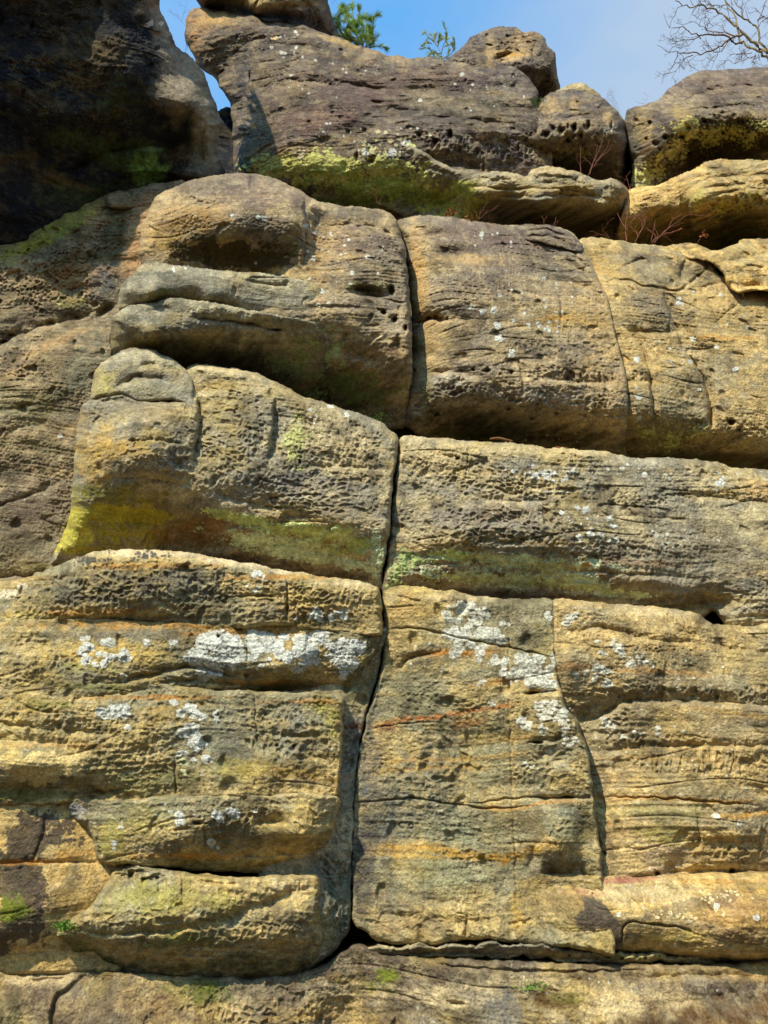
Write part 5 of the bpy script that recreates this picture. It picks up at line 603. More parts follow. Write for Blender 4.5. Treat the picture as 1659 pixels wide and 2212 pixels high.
# ================= left wall
block('slanting_wall', 'rough shaded wall filling the left edge, with a wet streak and a dark slanting crack', 'rock wall',
  [(-80, 550, 10, .1), (0, 524, 12, .12), (60, 500, 12, .12), (110, 474, 12, .12), (160, 452, 12, .12), (200, 432, 14, .14), (235, 418, 14, .14), (270, 414, 14, .14), (300, 404, 16, .18), (350, 392, 18, .2), (392, 390, 18, .2), (430, 405, 10, .1), (470, 500, 6, .0), (460, 700, 6, 0), (380, 900, 6, 0), (300, 1150, 6, 0), (230, 1250, 6, .0), (100, 1270, 6, .0), (-80, 1280, 6, .0)],
  [(0, 560, 6.98), (150, 480, 7.05), (300, 430, 7.02), (390, 420, 7.0), (0, 700, 6.86), (100, 690, 6.92), (240, 560, 7.04), (260, 640, 7.08), (220, 700, 7.04), (400, 600, 6.86), (0, 850, 6.68), (100, 800, 6.74), (220, 760, 6.88), (0, 1000, 6.62), (130, 950, 6.74), (0, 1200, 6.58), (110, 1210, 6.60), (300, 1000, 6.9)],
  seed=41, tone='wall', scal=.2, und=1.2, rough=1.4, wob=4, F=[led([(-60, 790), (0, 745), (60, 715), (130, 695), (190, 680), (250, 655)], 16, 8, .10), led([(0, 820), (30, 780), (70, 752), (130, 712), (200, 690)], 30, 10, .04), crk([(205, 690), (230, 670), (250, 655)], 8, .12), pit(120, 600, 150, 60, 12, 10, .05, -28), pit(60, 560, 120, 30, 12, 10, .04, -26), pit(30, 770, 50, 60, 14, 14, .05), pit(240, 500, 40, 90, 11, 16, .03, 15), led([(-60, 1100), (0, 1090), (60, 1068), (130, 1046)], 4, 4, .035), led([(-60, 900), (40, 880), (110, 866)], 10, 6, .04), led([(0, 940), (60, 920), (110, 912)], 12, 12, .04), led([(-60, 1250), (0, 1246), (80, 1240), (120, 1215)], 8, 4, .08), led([(250, 440), (240, 520), (190, 640)], 26, 20, -.03), bmp(330, 480, 40, 70, .08), crk([(215, 420), (190, 500), (130, 640)], 6, .02), pok(220, 425, 18, 6, .06),
     soft((150, 158, 62), 110, 500, 150, 34, .8, -28, .5), soft((160, 150, 48), 30, 545, 80, 20, .7, -22, .5), soft((90, 76, 44), 120, 590, 160, 34, .6, -26, .5), soft((206, 160, 100), 180, 600, 90, 40, .5, -20), soft((208, 158, 104), 290, 560, 26, 90, .7, 8, .4), soft((198, 152, 106), 320, 460, 40, 50, .6), soft((66, 68, 34), 245, 500, 30, 90, .85, 18, .4), soft((76, 82, 84), 225, 610, 36, 60, .8, 20, .5), soft((70, 60, 44), 120, 670, 160, 16, .7, -16, .4), soft((204, 164, 108), 120, 740, 110, 12, .6, -24, .4), soft((176, 160, 76), 150, 650, 50, 20, .4), soft((110, 116, 96), 180, 790, 40, 90, .7, 16, .5), soft((116, 114, 66), 60, 870, 110, 60, .5), soft((100, 92, 52), 60, 960, 120, 30, .5), soft((124, 100, 84), 80, 1100, 110, 70, .5), soft((110, 104, 76), 40, 1180, 90, 40, .4), soft((110, 100, 34), 60, 1225, 90, 16, .7), soft((206, 168, 112), 10, 815, 60, 10, .5, -30), soft((84, 66, 54), 140, 640, 130, 12, .5, -24),
     ('wet', [(262, 430), (245, 500), (228, 580), (200, 680)], 22), lich(131, 939, 2, 3, 1, 6, 8), lich(150, 650, 40, 20, 10, 1.5, 4, (190, 184, 120))])

# ================= shaded buttress, upper left
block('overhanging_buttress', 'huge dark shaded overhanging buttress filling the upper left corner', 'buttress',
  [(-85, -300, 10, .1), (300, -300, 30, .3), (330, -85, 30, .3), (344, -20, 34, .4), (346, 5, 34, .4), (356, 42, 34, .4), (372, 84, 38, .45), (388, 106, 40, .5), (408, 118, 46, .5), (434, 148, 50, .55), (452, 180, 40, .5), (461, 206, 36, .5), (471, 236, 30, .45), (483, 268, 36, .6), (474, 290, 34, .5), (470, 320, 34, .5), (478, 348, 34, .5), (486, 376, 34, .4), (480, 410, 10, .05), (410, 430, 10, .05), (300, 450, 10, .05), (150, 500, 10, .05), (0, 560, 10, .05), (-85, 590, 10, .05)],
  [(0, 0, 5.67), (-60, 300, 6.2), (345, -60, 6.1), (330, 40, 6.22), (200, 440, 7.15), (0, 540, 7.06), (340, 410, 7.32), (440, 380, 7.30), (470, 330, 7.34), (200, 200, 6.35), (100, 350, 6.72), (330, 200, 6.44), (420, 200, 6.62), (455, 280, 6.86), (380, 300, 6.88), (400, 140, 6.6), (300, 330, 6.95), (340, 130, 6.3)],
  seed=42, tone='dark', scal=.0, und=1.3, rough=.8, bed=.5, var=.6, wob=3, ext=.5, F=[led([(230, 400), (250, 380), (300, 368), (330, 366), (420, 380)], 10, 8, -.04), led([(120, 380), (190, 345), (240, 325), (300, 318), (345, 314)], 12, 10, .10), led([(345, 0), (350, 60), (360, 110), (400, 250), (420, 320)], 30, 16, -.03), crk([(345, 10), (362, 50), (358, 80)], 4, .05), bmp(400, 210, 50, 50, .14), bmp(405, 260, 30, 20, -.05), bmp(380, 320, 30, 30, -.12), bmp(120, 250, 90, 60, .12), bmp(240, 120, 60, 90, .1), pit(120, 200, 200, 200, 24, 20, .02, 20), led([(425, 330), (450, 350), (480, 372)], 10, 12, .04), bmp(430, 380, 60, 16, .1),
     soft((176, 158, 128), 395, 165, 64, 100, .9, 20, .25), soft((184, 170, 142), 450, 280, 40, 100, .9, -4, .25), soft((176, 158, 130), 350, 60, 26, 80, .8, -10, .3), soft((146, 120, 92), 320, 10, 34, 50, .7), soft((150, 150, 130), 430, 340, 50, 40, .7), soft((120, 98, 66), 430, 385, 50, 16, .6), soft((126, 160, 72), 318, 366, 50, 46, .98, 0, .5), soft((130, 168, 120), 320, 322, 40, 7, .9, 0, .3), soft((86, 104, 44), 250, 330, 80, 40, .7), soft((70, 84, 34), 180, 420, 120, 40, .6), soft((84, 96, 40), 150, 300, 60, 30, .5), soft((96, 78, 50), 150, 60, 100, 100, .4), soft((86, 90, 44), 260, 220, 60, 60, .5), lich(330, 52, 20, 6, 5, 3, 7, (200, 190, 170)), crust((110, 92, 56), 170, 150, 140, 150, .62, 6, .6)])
# ================= top tier
LG = (214, 206, 116)
block('summit_boulder', 'great weathered brown boulder across the top, yellow green lichen along its undercut foot', 'boulder',
  [(408, 28, 34, .36), (398, 55, 34, .4), (402, 85, 36, .42), (415, 115, 36, .42), (432, 145, 36, .42), (456, 166, 30, .3), (474, 188, 26, .3), (491, 212, 26, .3), (500, 240, 30, .35), (502, 290, 44, .6), (506, 340, 44, .6), (515, 385, 20, .2), (560, 440, 8, .05), (700, 470, 8, .05), (900, 490, 8, .05), (1060, 490, 8, .05), (1100, 430, 8, .05), (1180, 400, 8, .05), (1190, 330, 8, .05), (1178, 260, 10, .1), (1164, 228, 26, .4), (1162, 200, 34, .5), (1148, 172, 38, .55), (1128, 152, 40, .55), (1100, 142, 40, .5), (1050, 146, 28, .34), (1000, 140, 28, .34), (960, 130, 28, .34), (910, 122, 28, .34), (870, 124, 28, .34), (840, 118, 28, .34), (805, 106, 28, .34), (770, 98, 28, .34), (735, 84, 28, .34), (700, 70, 28, .34), (650, 52, 28, .34), (590, 44, 28, .34), (520, 30, 28, .34), (470, 18, 40, .5), (430, 14, 40, .5)],
  [(450, 60, 8.25), (470, 140, 8.25), (520, 240, 8.15), (540, 340, 8.1), (620, 120, 8.05), (620, 250, 7.85), (620, 330, 7.86), (640, 360, 7.92), (640, 400, 8.12), (640, 450, 8.4), (800, 180, 8.0), (800, 280, 7.78), (800, 360, 7.85), (800, 385, 7.98), (800, 430, 8.22), (800, 470, 8.5), (960, 180, 8.0), (960, 280, 7.76), (960, 400, 7.92), (960, 450, 8.15), (1100, 200, 7.98), (1100, 280, 7.74), (1100, 350, 7.9), (1160, 300, 7.8)],
  seed=51, tone='purple', scal=.15, und=1.2, ext=.8, wob=3, F=[led([(560, 352), (620, 356), (680, 362), (730, 366), (800, 372), (860, 378)], 3, 5, .0), led([(660, 400), (700, 374), (740, 366), (790, 370), (860, 384), (930, 392)], 6, 30, .0), led([(880, 258), (920, 252), (960, 252), (1010, 258), (1060, 262), (1130, 270)], 5, 5, .06), led([(830, 226), (870, 236), (930, 236)], 4, 4, .04), led([(700, 175), (760, 182), (800, 190), (870, 194)], 5, 6, .05), led([(600, 170), (680, 178), (760, 188)], 6, 6, .05), led([(1080, 158), (1120, 166), (1150, 162)], 6, 6, .06), led([(860, 196), (940, 194), (1040, 204)], 6, 8, .04), led([(560, 100), (640, 96), (700, 110)], 12, 12, .04), led([(1040, 182), (1090, 184), (1150, 182)], 8, 8, .05), crk([(800, 220), (830, 222)], 3, .05), pok(802, 348, 14, 10, .12), pok(770, 338, 7, 16, .10), pok(972, 290, 9, 16, .14), pok(1045, 296, 9, 14, .12), pok(940, 306, 7, 10, .09), pok(905, 292, 8, 9, .07),
     pit(1010, 320, 130, 26, 12, 20, .08), pit(1130, 320, 60, 40, 13, 15, .06), pit(930, 295, 70, 14, 12, 12, .06), led([(900, 316), (930, 340), (960, 354), (1000, 362), (1060, 366)], 34, 4, .10), bmp(530, 200, 20, 90, -.07), bmp(560, 130, 20, 80, .05), bmp(930, 160, 60, 26, .05), bmp(1030, 160, 50, 20, .05), led([(470, 30), (560, 50), (640, 62), (720, 84)], 6, 6, .05), bmp(455, 90, 30, 60, .08), led([(1120, 370), (1000, 372)], 6, 4, .0), pok(540, 165, 5, 22, .08), pit(440, 110, 26, 50, 16, 16, .04),
     soft((196, 150, 90), 425, 50, 34, 44, .8), soft((204, 162, 98), 470, 40, 50, 26, .8), soft((190, 134, 70), 418, 110, 16, 50, .6), soft((206, 168, 104), 740, 92, 60, 9, .8, 18, .4), soft((200, 160, 100), 830, 110, 40, 10, .6), soft((112, 84, 76), 780, 200, 120, 50, .6, 0, .4), soft((120, 84, 74), 680, 260, 110, 30, .6), soft((112, 90, 84), 950, 170, 150, 34, .6, 0, .4), soft((112, 98, 92), 900, 270, 160, 26, .5), soft((104, 90, 80), 620, 90, 80, 30, .6), soft((80, 80, 86), 525, 180, 22, 100, .5), soft((200, 164, 112), 640, 330, 60, 30, .5), soft((176, 148, 110), 800, 110, 30, 40, .5), soft((182, 152, 106), 870, 130, 24, 30, .5), soft((84, 80, 62), 1000, 230, 150, 60, .4), soft((160, 134, 100), 610, 180, 60, 60, .3),  # blue-grey strip near the left edge paints the buttress shadow
     soft((206, 196, 96), 610, 352, 70, 26, .9, 4, .5), soft((196, 186, 88), 720, 372, 90, 12, .85, 5, .4), soft((116, 150, 76), 640, 366, 40, 20, .6), crust(LG, 700, 370, 120, 24, -.5, 14, .95, 5), crust((200, 196, 110), 820, 360, 140, 30, .15, 11, .9, 8), crust(LG, 880, 400, 150, 30, -.05, 15, .9, 8), soft((110, 138, 44), 860, 425, 150, 20, .85, 6, .4), soft((84, 120, 30), 800, 440, 160, 10, .8, 4, .3), crust((160, 176, 84), 850, 410, 200, 34, .05, 10, .8, 6), soft((150, 160, 76), 970, 440, 70, 26, .85, 0, .4), soft((104, 96, 44), 700, 410, 70, 24, .5), crust(LG, 990, 435, 60, 34, -.3, 11, .9), soft((160, 168, 70), 770, 410, 16, 40, .8),
     lich(768, 345, 3, 9, 4, 4, 7, (206, 200, 120)), lich(800, 362, 5, 5, 3, 4, 7, (206, 200, 120)), lich(792, 327, 5, 4, 3, 5, 8), lich(845, 331, 9, 7, 5, 4, 8), lich(876, 308, 12, 4, 4, 4, 7), lich(890, 314, 6, 5, 3, 4, 7, (206, 204, 130)), lich(835, 310, 50, 30, 24, 1.5, 5, (206, 196, 140)), lich(860, 340, 40, 16, 16, 1.5, 5, (206, 204, 130)), lich(655, 330, 20, 16, 6, 3, 8, (206, 190, 150)), lich(596, 80, 8, 3, 3, 3, 6, (220, 190, 140)), lich(910, 215, 5, 3, 2, 4, 7), lich(1000, 161, 3, 5, 2, 4, 6), lich(620, 95, 40, 30, 12, 2, 5), lich(700, 165, 120, 60, 16, 1.5, 4), lich(1050, 200, 90, 50, 10, 1.5, 4), lich(780, 300, 160, 40, 26, 1.3, 3.5)])

block('cap_boulder', 'flat topped boulder on the great brown boulder, left of the bushy young pine', 'boulder',
  [(420, -40, 30, .3), (425, 2, 20, .3), (440, 20, 16, .3), (470, 27, 12, .3), (500, 38, 8, .3), (560, 52, 8, .3), (610, 58, 8, .3), (650, 68, 10, .3), (690, 80, 12, .3), (722, 88, 16, .35), (730, 78, 20, .4), (720, 40, 34, .5), (708, 5, 28, .34), (704, -50, 28, .34), (600, -70, 36, .4), (480, -70, 36, .4)],
  [(440, 0, 8.25), (420, 14, 8.45), (560, 10, 8.12), (560, -50, 8.2), (650, 10, 8.1), (650, 48, 8.4), (650, 62, 8.8), (700, 74, 8.75), (560, 34, 8.4), (560, 48, 8.85), (470, 24, 8.7), (700, 0, 8.3)],
  seed=52, tone='purple', scal=.2, ext=.25, F=[led([(700, 18), (735, 20), (790, 28)], 4, 4, .03), led([(590, 0), (620, 14), (680, 10)], 10, 8, .05), soft((212, 178, 116), 540, 5, 110, 14, .85, 0, .4), soft((104, 84, 76), 660, 45, 60, 26, .8), pit(670, 50, 60, 26, 12, 12, .04), soft((200, 160, 96), 640, 10, 50, 12, .5)])

block('summit_block', 'tall rough block standing against the sky behind the shoulder of the great boulder', 'rock block',
  [(930, 140, 16, .2), (962, 128, 16, .2), (990, 108, 12, .16), (1020, 80, 14, .2), (1050, 64, 14, .2), (1080, 57, 14, .2), (1098, 57, 12, .2), (1118, 62, 10, .16), (1132, 72, 8, .12), (1150, 68, 8, .12), (1166, 70, 10, .16), (1178, 82, 12, .2), (1182, 98, 10, .18), (1196, 112, 10, .2), (1202, 130, 12, .22), (1202, 160, 12, .22), (1209, 184, 12, .22), (1208, 204, 10, .1), (1190, 232, 8, .05), (1140, 235, 8, .05), (1000, 190, 8, .05), (950, 160, 8, .05)],
  [(990, 130, 8.7), (1060, 80, 8.72), (1060, 130, 8.55), (1140, 85, 8.6), (1140, 140, 8.4), (1190, 130, 8.45), (1180, 165, 8.5), (1175, 195, 8.75)],
  seed=53, tone='purple', rough=2.0, scal=.3, F=[led([(1060, 122), (1090, 120), (1120, 110)], 5, 10, .12), led([(1125, 66), (1140, 90), (1165, 110)], 8, 6, .05), crk([(1168, 80), (1150, 110), (1160, 150)], 4, .05), led([(1120, 150), (1170, 160), (1205, 158)], 6, 20, .06), bmp(1110, 135, 30, 14, .05), soft((206, 168, 104), 1090, 118, 60, 16, .7), soft((196, 160, 108), 1130, 95, 40, 40, .5), soft((110, 96, 84), 1060, 80, 50, 20, .5), soft((206, 146, 50), 1110, 118, 26, 5, .7), soft((90, 82, 74), 1170, 130, 34, 50, .6), soft((56, 48, 42), 1182, 185, 30, 20, .8), soft((200, 166, 110), 1060, 110, 12, 40, .5), soft((200, 168, 120), 1120, 80, 8, 26, .6)])

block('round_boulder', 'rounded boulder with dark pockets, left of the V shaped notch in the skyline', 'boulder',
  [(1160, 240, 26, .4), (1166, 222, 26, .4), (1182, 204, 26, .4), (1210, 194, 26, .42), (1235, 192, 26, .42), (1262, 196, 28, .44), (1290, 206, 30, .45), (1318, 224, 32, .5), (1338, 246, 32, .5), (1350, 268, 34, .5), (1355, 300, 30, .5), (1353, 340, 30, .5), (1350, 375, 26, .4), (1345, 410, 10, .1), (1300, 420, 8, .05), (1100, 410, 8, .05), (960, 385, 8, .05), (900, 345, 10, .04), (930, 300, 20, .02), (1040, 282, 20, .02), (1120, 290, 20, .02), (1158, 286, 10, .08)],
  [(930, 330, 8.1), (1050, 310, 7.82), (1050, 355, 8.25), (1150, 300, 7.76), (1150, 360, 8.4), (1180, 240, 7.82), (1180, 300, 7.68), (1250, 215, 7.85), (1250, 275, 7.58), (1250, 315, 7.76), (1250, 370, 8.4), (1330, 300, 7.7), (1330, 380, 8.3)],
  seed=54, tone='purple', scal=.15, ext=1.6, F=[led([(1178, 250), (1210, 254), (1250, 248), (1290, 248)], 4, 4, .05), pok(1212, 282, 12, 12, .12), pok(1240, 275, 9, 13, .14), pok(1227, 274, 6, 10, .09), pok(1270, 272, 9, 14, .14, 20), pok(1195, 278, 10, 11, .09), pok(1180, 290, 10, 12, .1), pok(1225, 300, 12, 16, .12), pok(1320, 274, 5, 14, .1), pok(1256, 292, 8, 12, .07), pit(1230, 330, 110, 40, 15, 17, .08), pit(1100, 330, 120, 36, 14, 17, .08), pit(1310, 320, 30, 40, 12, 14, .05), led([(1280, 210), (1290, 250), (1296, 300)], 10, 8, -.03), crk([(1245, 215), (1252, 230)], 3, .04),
     soft((196, 164, 108), 1190, 232, 26, 30, .7), soft((200, 166, 108), 1240, 225, 12, 24, .6), soft((208, 172, 112), 1312, 252, 16, 22, .85, 0, .3), soft((190, 160, 112), 1250, 265, 80, 10, .5), soft((50, 44, 32), 1230, 358, 150, 40, .9, 0, .5), soft((48, 43, 32), 1080, 345, 160, 32, .85, 0, .5), soft((84, 80, 34), 1040, 370, 60, 14, .6), soft((96, 84, 84), 1300, 320, 34, 60, .5), crust((150, 140, 70), 1120, 330, 120, 40, .4, 9, .7), crust((200, 194, 170), 1310, 290, 26, 30, .5, 6, .7)])  # dark patches below: algae, deepened to stand in for underside shade
block('knob_stone', 'small pale knob of stone peeping over the rounded boulder in the skyline notch', 'stone',
  [(1196, 200, 10, .15), (1220, 186, 12, .2), (1245, 178, 12, .2), (1262, 180, 12, .2), (1280, 192, 12, .2), (1296, 206, 12, .2), (1280, 225, 6, .05), (1200, 225, 6, .05)], [(1220, 200, 8.35), (1260, 190, 8.3), (1280, 210, 8.3)], R=10, D=.2, seed=55, tone='tan', F=[soft(PAL, 1255, 190, 26, 12, .6)])

block('sunlit_boulder', 'large sloping boulder at the right edge, right of the V shaped skyline notch', 'boulder',
  [(1350, 245, 16, .3), (1362, 234, 16, .3), (1390, 225, 18, .3), (1415, 215, 24, .4), (1440, 196, 34, .5), (1470, 172, 30, .38), (1505, 154, 30, .38), (1550, 150, 30, .38), (1610, 147, 30, .38), (1740, 140, 30, .38), (1740, 400, 8, .05), (1620, 390, 8, .05), (1540, 390, 8, .05), (1460, 400, 8, .05), (1400, 430, 8, .05), (1368, 430, 10, .1), (1362, 390, 20, .3), (1364, 350, 20, .3), (1354, 310, 20, .3)],
  [(1370, 250, 7.9), (1375, 330, 8.0), (1380, 400, 8.05), (1420, 260, 7.75), (1420, 330, 7.80), (1420, 385, 8.2), (1500, 190, 7.95), (1500, 250, 7.60), (1500, 290, 7.68), (1500, 345, 8.25), (1600, 180, 7.95), (1600, 230, 7.56), (1600, 275, 7.66), (1600, 335, 8.2), (1680, 200, 7.8), (1680, 300, 7.6), (1680, 350, 7.95)],
  seed=56, tone='purple', scal=.15, ext=2.2, F=[pok(1474, 294, 11, 10, .12, -15), pok(1437, 296, 9, 9, .08), pok(1520, 262, 12, 10, .10), pok(1487, 275, 10, 10, .08), pok(1404, 265, 6, 8, .08), pok(1375, 260, 10, 8, .05), pok(1415, 310, 8, 9, .07), pok(1396, 300, 6, 7, .06), pok(1445, 318, 7, 6, .07), pok(1425, 322, 6, 6, .06), pok(1560, 285, 10, 8, .08), pok(1530, 310, 9, 9, .08), pok(1490, 330, 9, 8, .08), pit(1460, 340, 70, 30, 11, 10, .06, -28), pit(1600, 290, 110, 40, 12, 11, .06), pit(1540, 320, 60, 26, 11, 10, .06, -15), bmp(1650, 310, 14, 20, -.1), led([(1460, 230), (1500, 205), (1560, 190), (1660, 180)], 4, 5, .03), led([(1480, 250), (1560, 230), (1660, 226)], 5, 6, .03), bmp(1480, 240, 40, 40, .05),
     soft((132, 108, 92), 1560, 180, 130, 30, .6), soft((190, 158, 84), 1475, 245, 30, 26, .6), soft((196, 164, 100), 1390, 280, 26, 50, .6), soft((70, 58, 32), 1570, 305, 130, 50, .85, -5, .62), soft((70, 60, 30), 1470, 350, 110, 26, .6, -30, .5), soft((200, 170, 110), 1640, 250, 60, 20, .4), soft((96, 84, 40), 1620, 330, 60, 16, .5), soft((110, 112, 100), 1368, 330, 14, 70, .7), crust((204, 192, 126), 1440, 330, 50, 26, .15, 7, .85, -25), crust((204, 196, 120), 1400, 375, 44, 22, -.05, 8, .9, -25), crust((206, 192, 110), 1500, 280, 60, 30, .3, 8, .8), crust((190, 178, 90), 1570, 300, 70, 30, .3, 7, .8), crust((200, 190, 110), 1640, 270, 40, 20, .45, 7, .7)])

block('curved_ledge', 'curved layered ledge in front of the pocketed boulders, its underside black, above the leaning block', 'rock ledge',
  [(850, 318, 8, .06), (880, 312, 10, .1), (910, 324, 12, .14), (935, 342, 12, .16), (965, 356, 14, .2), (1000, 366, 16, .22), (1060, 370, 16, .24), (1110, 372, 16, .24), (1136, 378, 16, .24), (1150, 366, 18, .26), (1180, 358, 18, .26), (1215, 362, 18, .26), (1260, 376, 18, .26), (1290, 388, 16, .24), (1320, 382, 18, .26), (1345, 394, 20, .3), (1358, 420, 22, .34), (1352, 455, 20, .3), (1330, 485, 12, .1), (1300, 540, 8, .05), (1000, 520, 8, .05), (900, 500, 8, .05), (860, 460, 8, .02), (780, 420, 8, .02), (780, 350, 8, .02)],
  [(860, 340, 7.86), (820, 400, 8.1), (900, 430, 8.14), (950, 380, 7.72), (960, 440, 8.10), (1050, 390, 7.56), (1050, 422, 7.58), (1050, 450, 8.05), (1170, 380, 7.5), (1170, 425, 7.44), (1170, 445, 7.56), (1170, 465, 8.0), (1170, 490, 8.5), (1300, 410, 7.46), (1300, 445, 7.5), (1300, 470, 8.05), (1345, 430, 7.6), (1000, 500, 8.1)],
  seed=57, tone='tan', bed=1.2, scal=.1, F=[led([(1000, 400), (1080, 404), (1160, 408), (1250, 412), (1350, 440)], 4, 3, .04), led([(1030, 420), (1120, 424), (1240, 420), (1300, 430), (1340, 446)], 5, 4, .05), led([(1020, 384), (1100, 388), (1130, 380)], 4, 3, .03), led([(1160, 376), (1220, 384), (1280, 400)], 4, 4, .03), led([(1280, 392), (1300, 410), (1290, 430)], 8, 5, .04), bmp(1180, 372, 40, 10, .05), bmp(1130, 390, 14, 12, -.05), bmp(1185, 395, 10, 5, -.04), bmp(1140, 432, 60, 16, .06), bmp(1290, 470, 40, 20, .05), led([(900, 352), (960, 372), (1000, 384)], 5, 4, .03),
     soft((214, 182, 126), 1180, 368, 60, 12, .6), soft((110, 92, 44), 1100, 440, 120, 14, .6), soft((48, 42, 26), 1150, 474, 200, 30, .92, 0, .5), soft((200, 170, 84), 1080, 410, 80, 20, .4), soft((86, 70, 40), 1200, 450, 100, 14, .5), crust((180, 180, 80), 960, 430, 60, 34, -.2, 11, .9), crust((180, 180, 90), 1005, 440, 24, 36, -.3, 10, .9), soft((110, 120, 44), 900, 430, 90, 24, .8), soft((150, 130, 90), 930, 345, 50, 20, .4), crust(LG, 880, 380, 60, 26, .1, 12, .9), soft((92, 104, 44), 850, 400, 60, 40, .7)])  # black underside is algae plus shade put into the colour

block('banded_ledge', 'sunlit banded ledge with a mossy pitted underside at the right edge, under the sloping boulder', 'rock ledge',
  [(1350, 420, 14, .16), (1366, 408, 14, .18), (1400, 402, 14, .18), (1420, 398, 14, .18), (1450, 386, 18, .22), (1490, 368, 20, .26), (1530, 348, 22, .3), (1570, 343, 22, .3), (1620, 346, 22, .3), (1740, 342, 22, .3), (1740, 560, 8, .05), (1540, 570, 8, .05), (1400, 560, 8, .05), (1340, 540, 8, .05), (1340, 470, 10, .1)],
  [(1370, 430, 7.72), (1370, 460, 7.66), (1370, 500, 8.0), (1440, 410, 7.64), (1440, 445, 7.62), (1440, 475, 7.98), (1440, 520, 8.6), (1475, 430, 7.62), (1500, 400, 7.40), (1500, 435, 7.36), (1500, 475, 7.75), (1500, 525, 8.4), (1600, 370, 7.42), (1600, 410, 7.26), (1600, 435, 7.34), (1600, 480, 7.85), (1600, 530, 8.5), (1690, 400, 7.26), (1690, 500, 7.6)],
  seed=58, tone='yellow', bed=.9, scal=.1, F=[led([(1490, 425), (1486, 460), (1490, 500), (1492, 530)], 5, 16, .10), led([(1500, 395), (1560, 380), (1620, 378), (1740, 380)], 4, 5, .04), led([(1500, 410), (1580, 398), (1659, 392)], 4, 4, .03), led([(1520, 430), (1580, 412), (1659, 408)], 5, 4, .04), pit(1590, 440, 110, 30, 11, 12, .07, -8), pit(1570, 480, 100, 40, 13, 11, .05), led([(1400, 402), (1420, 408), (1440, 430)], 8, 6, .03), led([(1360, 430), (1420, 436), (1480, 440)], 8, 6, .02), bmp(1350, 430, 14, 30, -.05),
     soft((206, 170, 112), 1430, 430, 60, 26, .5), soft((96, 96, 40), 1420, 490, 90, 26, .7, 0, .4), soft((56, 54, 26), 1570, 478, 140, 40, .9, 0, .5), soft((60, 84, 24), 1590, 515, 120, 24, .85, 0, .4), soft((60, 80, 26), 1420, 520, 80, 24, .7), soft((170, 160, 70), 1510, 430, 14, 34, .6), crust((190, 176, 80), 1560, 440, 100, 30, .4, 7, .7), soft((140, 150, 60), 1540, 535, 40, 10, .7)])  # underside: moss and algae, darkened further with painted shade

block('gap_filler', 'added dark filler for shade in the narrow gap beside the shaded buttress', 'rock', [(470, 238, 10, .1), (486, 232, 12, .12), (510, 240, 12, .1), (560, 300), (560, 420), (450, 430), (455, 330), (460, 260)], [(480, 260, 9.0), (480, 400, 8.6), (540, 330, 8.9)], R=10, D=.1, seed=59, tone='dark')  # invented filler: its dark colour stands in for the shade in the gap
block('cliff_shoulder', 'small dark stone in the recess behind the left end of the brow shaped block', 'stone', [(230, 425), (250, 415), (270, 412), (300, 420), (300, 450), (240, 450)], [(250, 420, 7.02), (290, 430, 7.02), (250, 445, 6.98)], R=10, D=.1, seed=60, tone='wall')

block('gap_filler', 'added dark filler for shade in the cleft between the rounded boulder and the sloping boulder', 'rock', [(1330, 290), (1350, 272), (1368, 280), (1395, 300), (1395, 430), (1330, 430)], [(1350, 290, 8.9), (1360, 420, 8.7), (1390, 350, 8.8)], R=8, D=.1, seed=61, tone='dark', ext=.3)  # second added filler, closes a sliver of sky with painted darkness
# ------------------------------------------------------------------ plants
def tube_mesh(name, lines, mat, parent=None, sides=5, col=None):
    """lines: list of (points, radii)"""
    Vv, Ff = [], []
    for P, Rr in lines:
        P = [Vector(p) for p in P]; b0 = len(Vv)
        for i, p in enumerate(P):
            t = (P[min(i + 1, len(P) - 1)] - P[max(i - 1, 0)]).normalized(); a = t.orthogonal().normalized(); b = t.cross(a)
            for k in range(sides):
                an = 2 * math.pi * k / sides; Vv.append(tuple(p + (a * math.cos(an) + b * math.sin(an)) * Rr[i]))
        for i in range(len(P) - 1):
            for k in range(sides):
                k2 = (k + 1) % sides; Ff.append((b0 + i * sides + k, b0 + i * sides + k2, b0 + (i + 1) * sides + k2, b0 + (i + 1) * sides + k))
    return mesh_obj(name, Vv, Ff, mat, parent)
def root(name, loc, label, cat, group=None):
    o = bpy.data.objects.new(name, None); COL.objects.link(o); o.location = loc; o.empty_display_size = .1
    return tag(o, label, cat, group)
def grow(rs, p, dr, ln, r, depth, lines, bend=.35, split=3, shrink=.72, droop=0.0, minr=.0014, flat=1.0):
    n = 5; pts = [p.copy()]; rad = [r]; d = dr.copy()
    for i in range(n):
        d = (d + Vector((rs.gauss(0, 1), rs.gauss(0, 1) * flat, rs.gauss(0, 1))) * bend * .4 + Vector((0, 0, droop))).normalized()
        p = p + d * ln / n; pts.append(p.copy()); rad.append(max(minr, r * (1 - .42 * (i + 1) / n)))
    lines.append((pts, rad))
    if depth <= 0: return
    for k in range(split):
        i = rs.randint(2, n); q = pts[i]; dd = (pts[i] - pts[i - 1]).normalized()
        s = Vector((rs.gauss(0, 1), rs.gauss(0, 1) * flat, rs.gauss(0, 1))); s = (s - dd * s.dot(dd)).normalized()
        a = rs.uniform(.45, 1.0)
        grow(rs, q, (dd * math.cos(a) + s * math.sin(a)).normalized(), ln * shrink * rs.uniform(.6, 1.1), max(minr, rad[i] * .62), depth - 1, lines, bend, split, shrink, droop, minr, flat)
    grow(rs, pts[-1], d, ln * shrink * .95, max(minr, rad[-1] * .9), depth - 1, lines, bend, split, shrink, droop, minr, flat)
V3 = lambda u, v, y: Vector([float(q) for q in pt(u, v, y)])

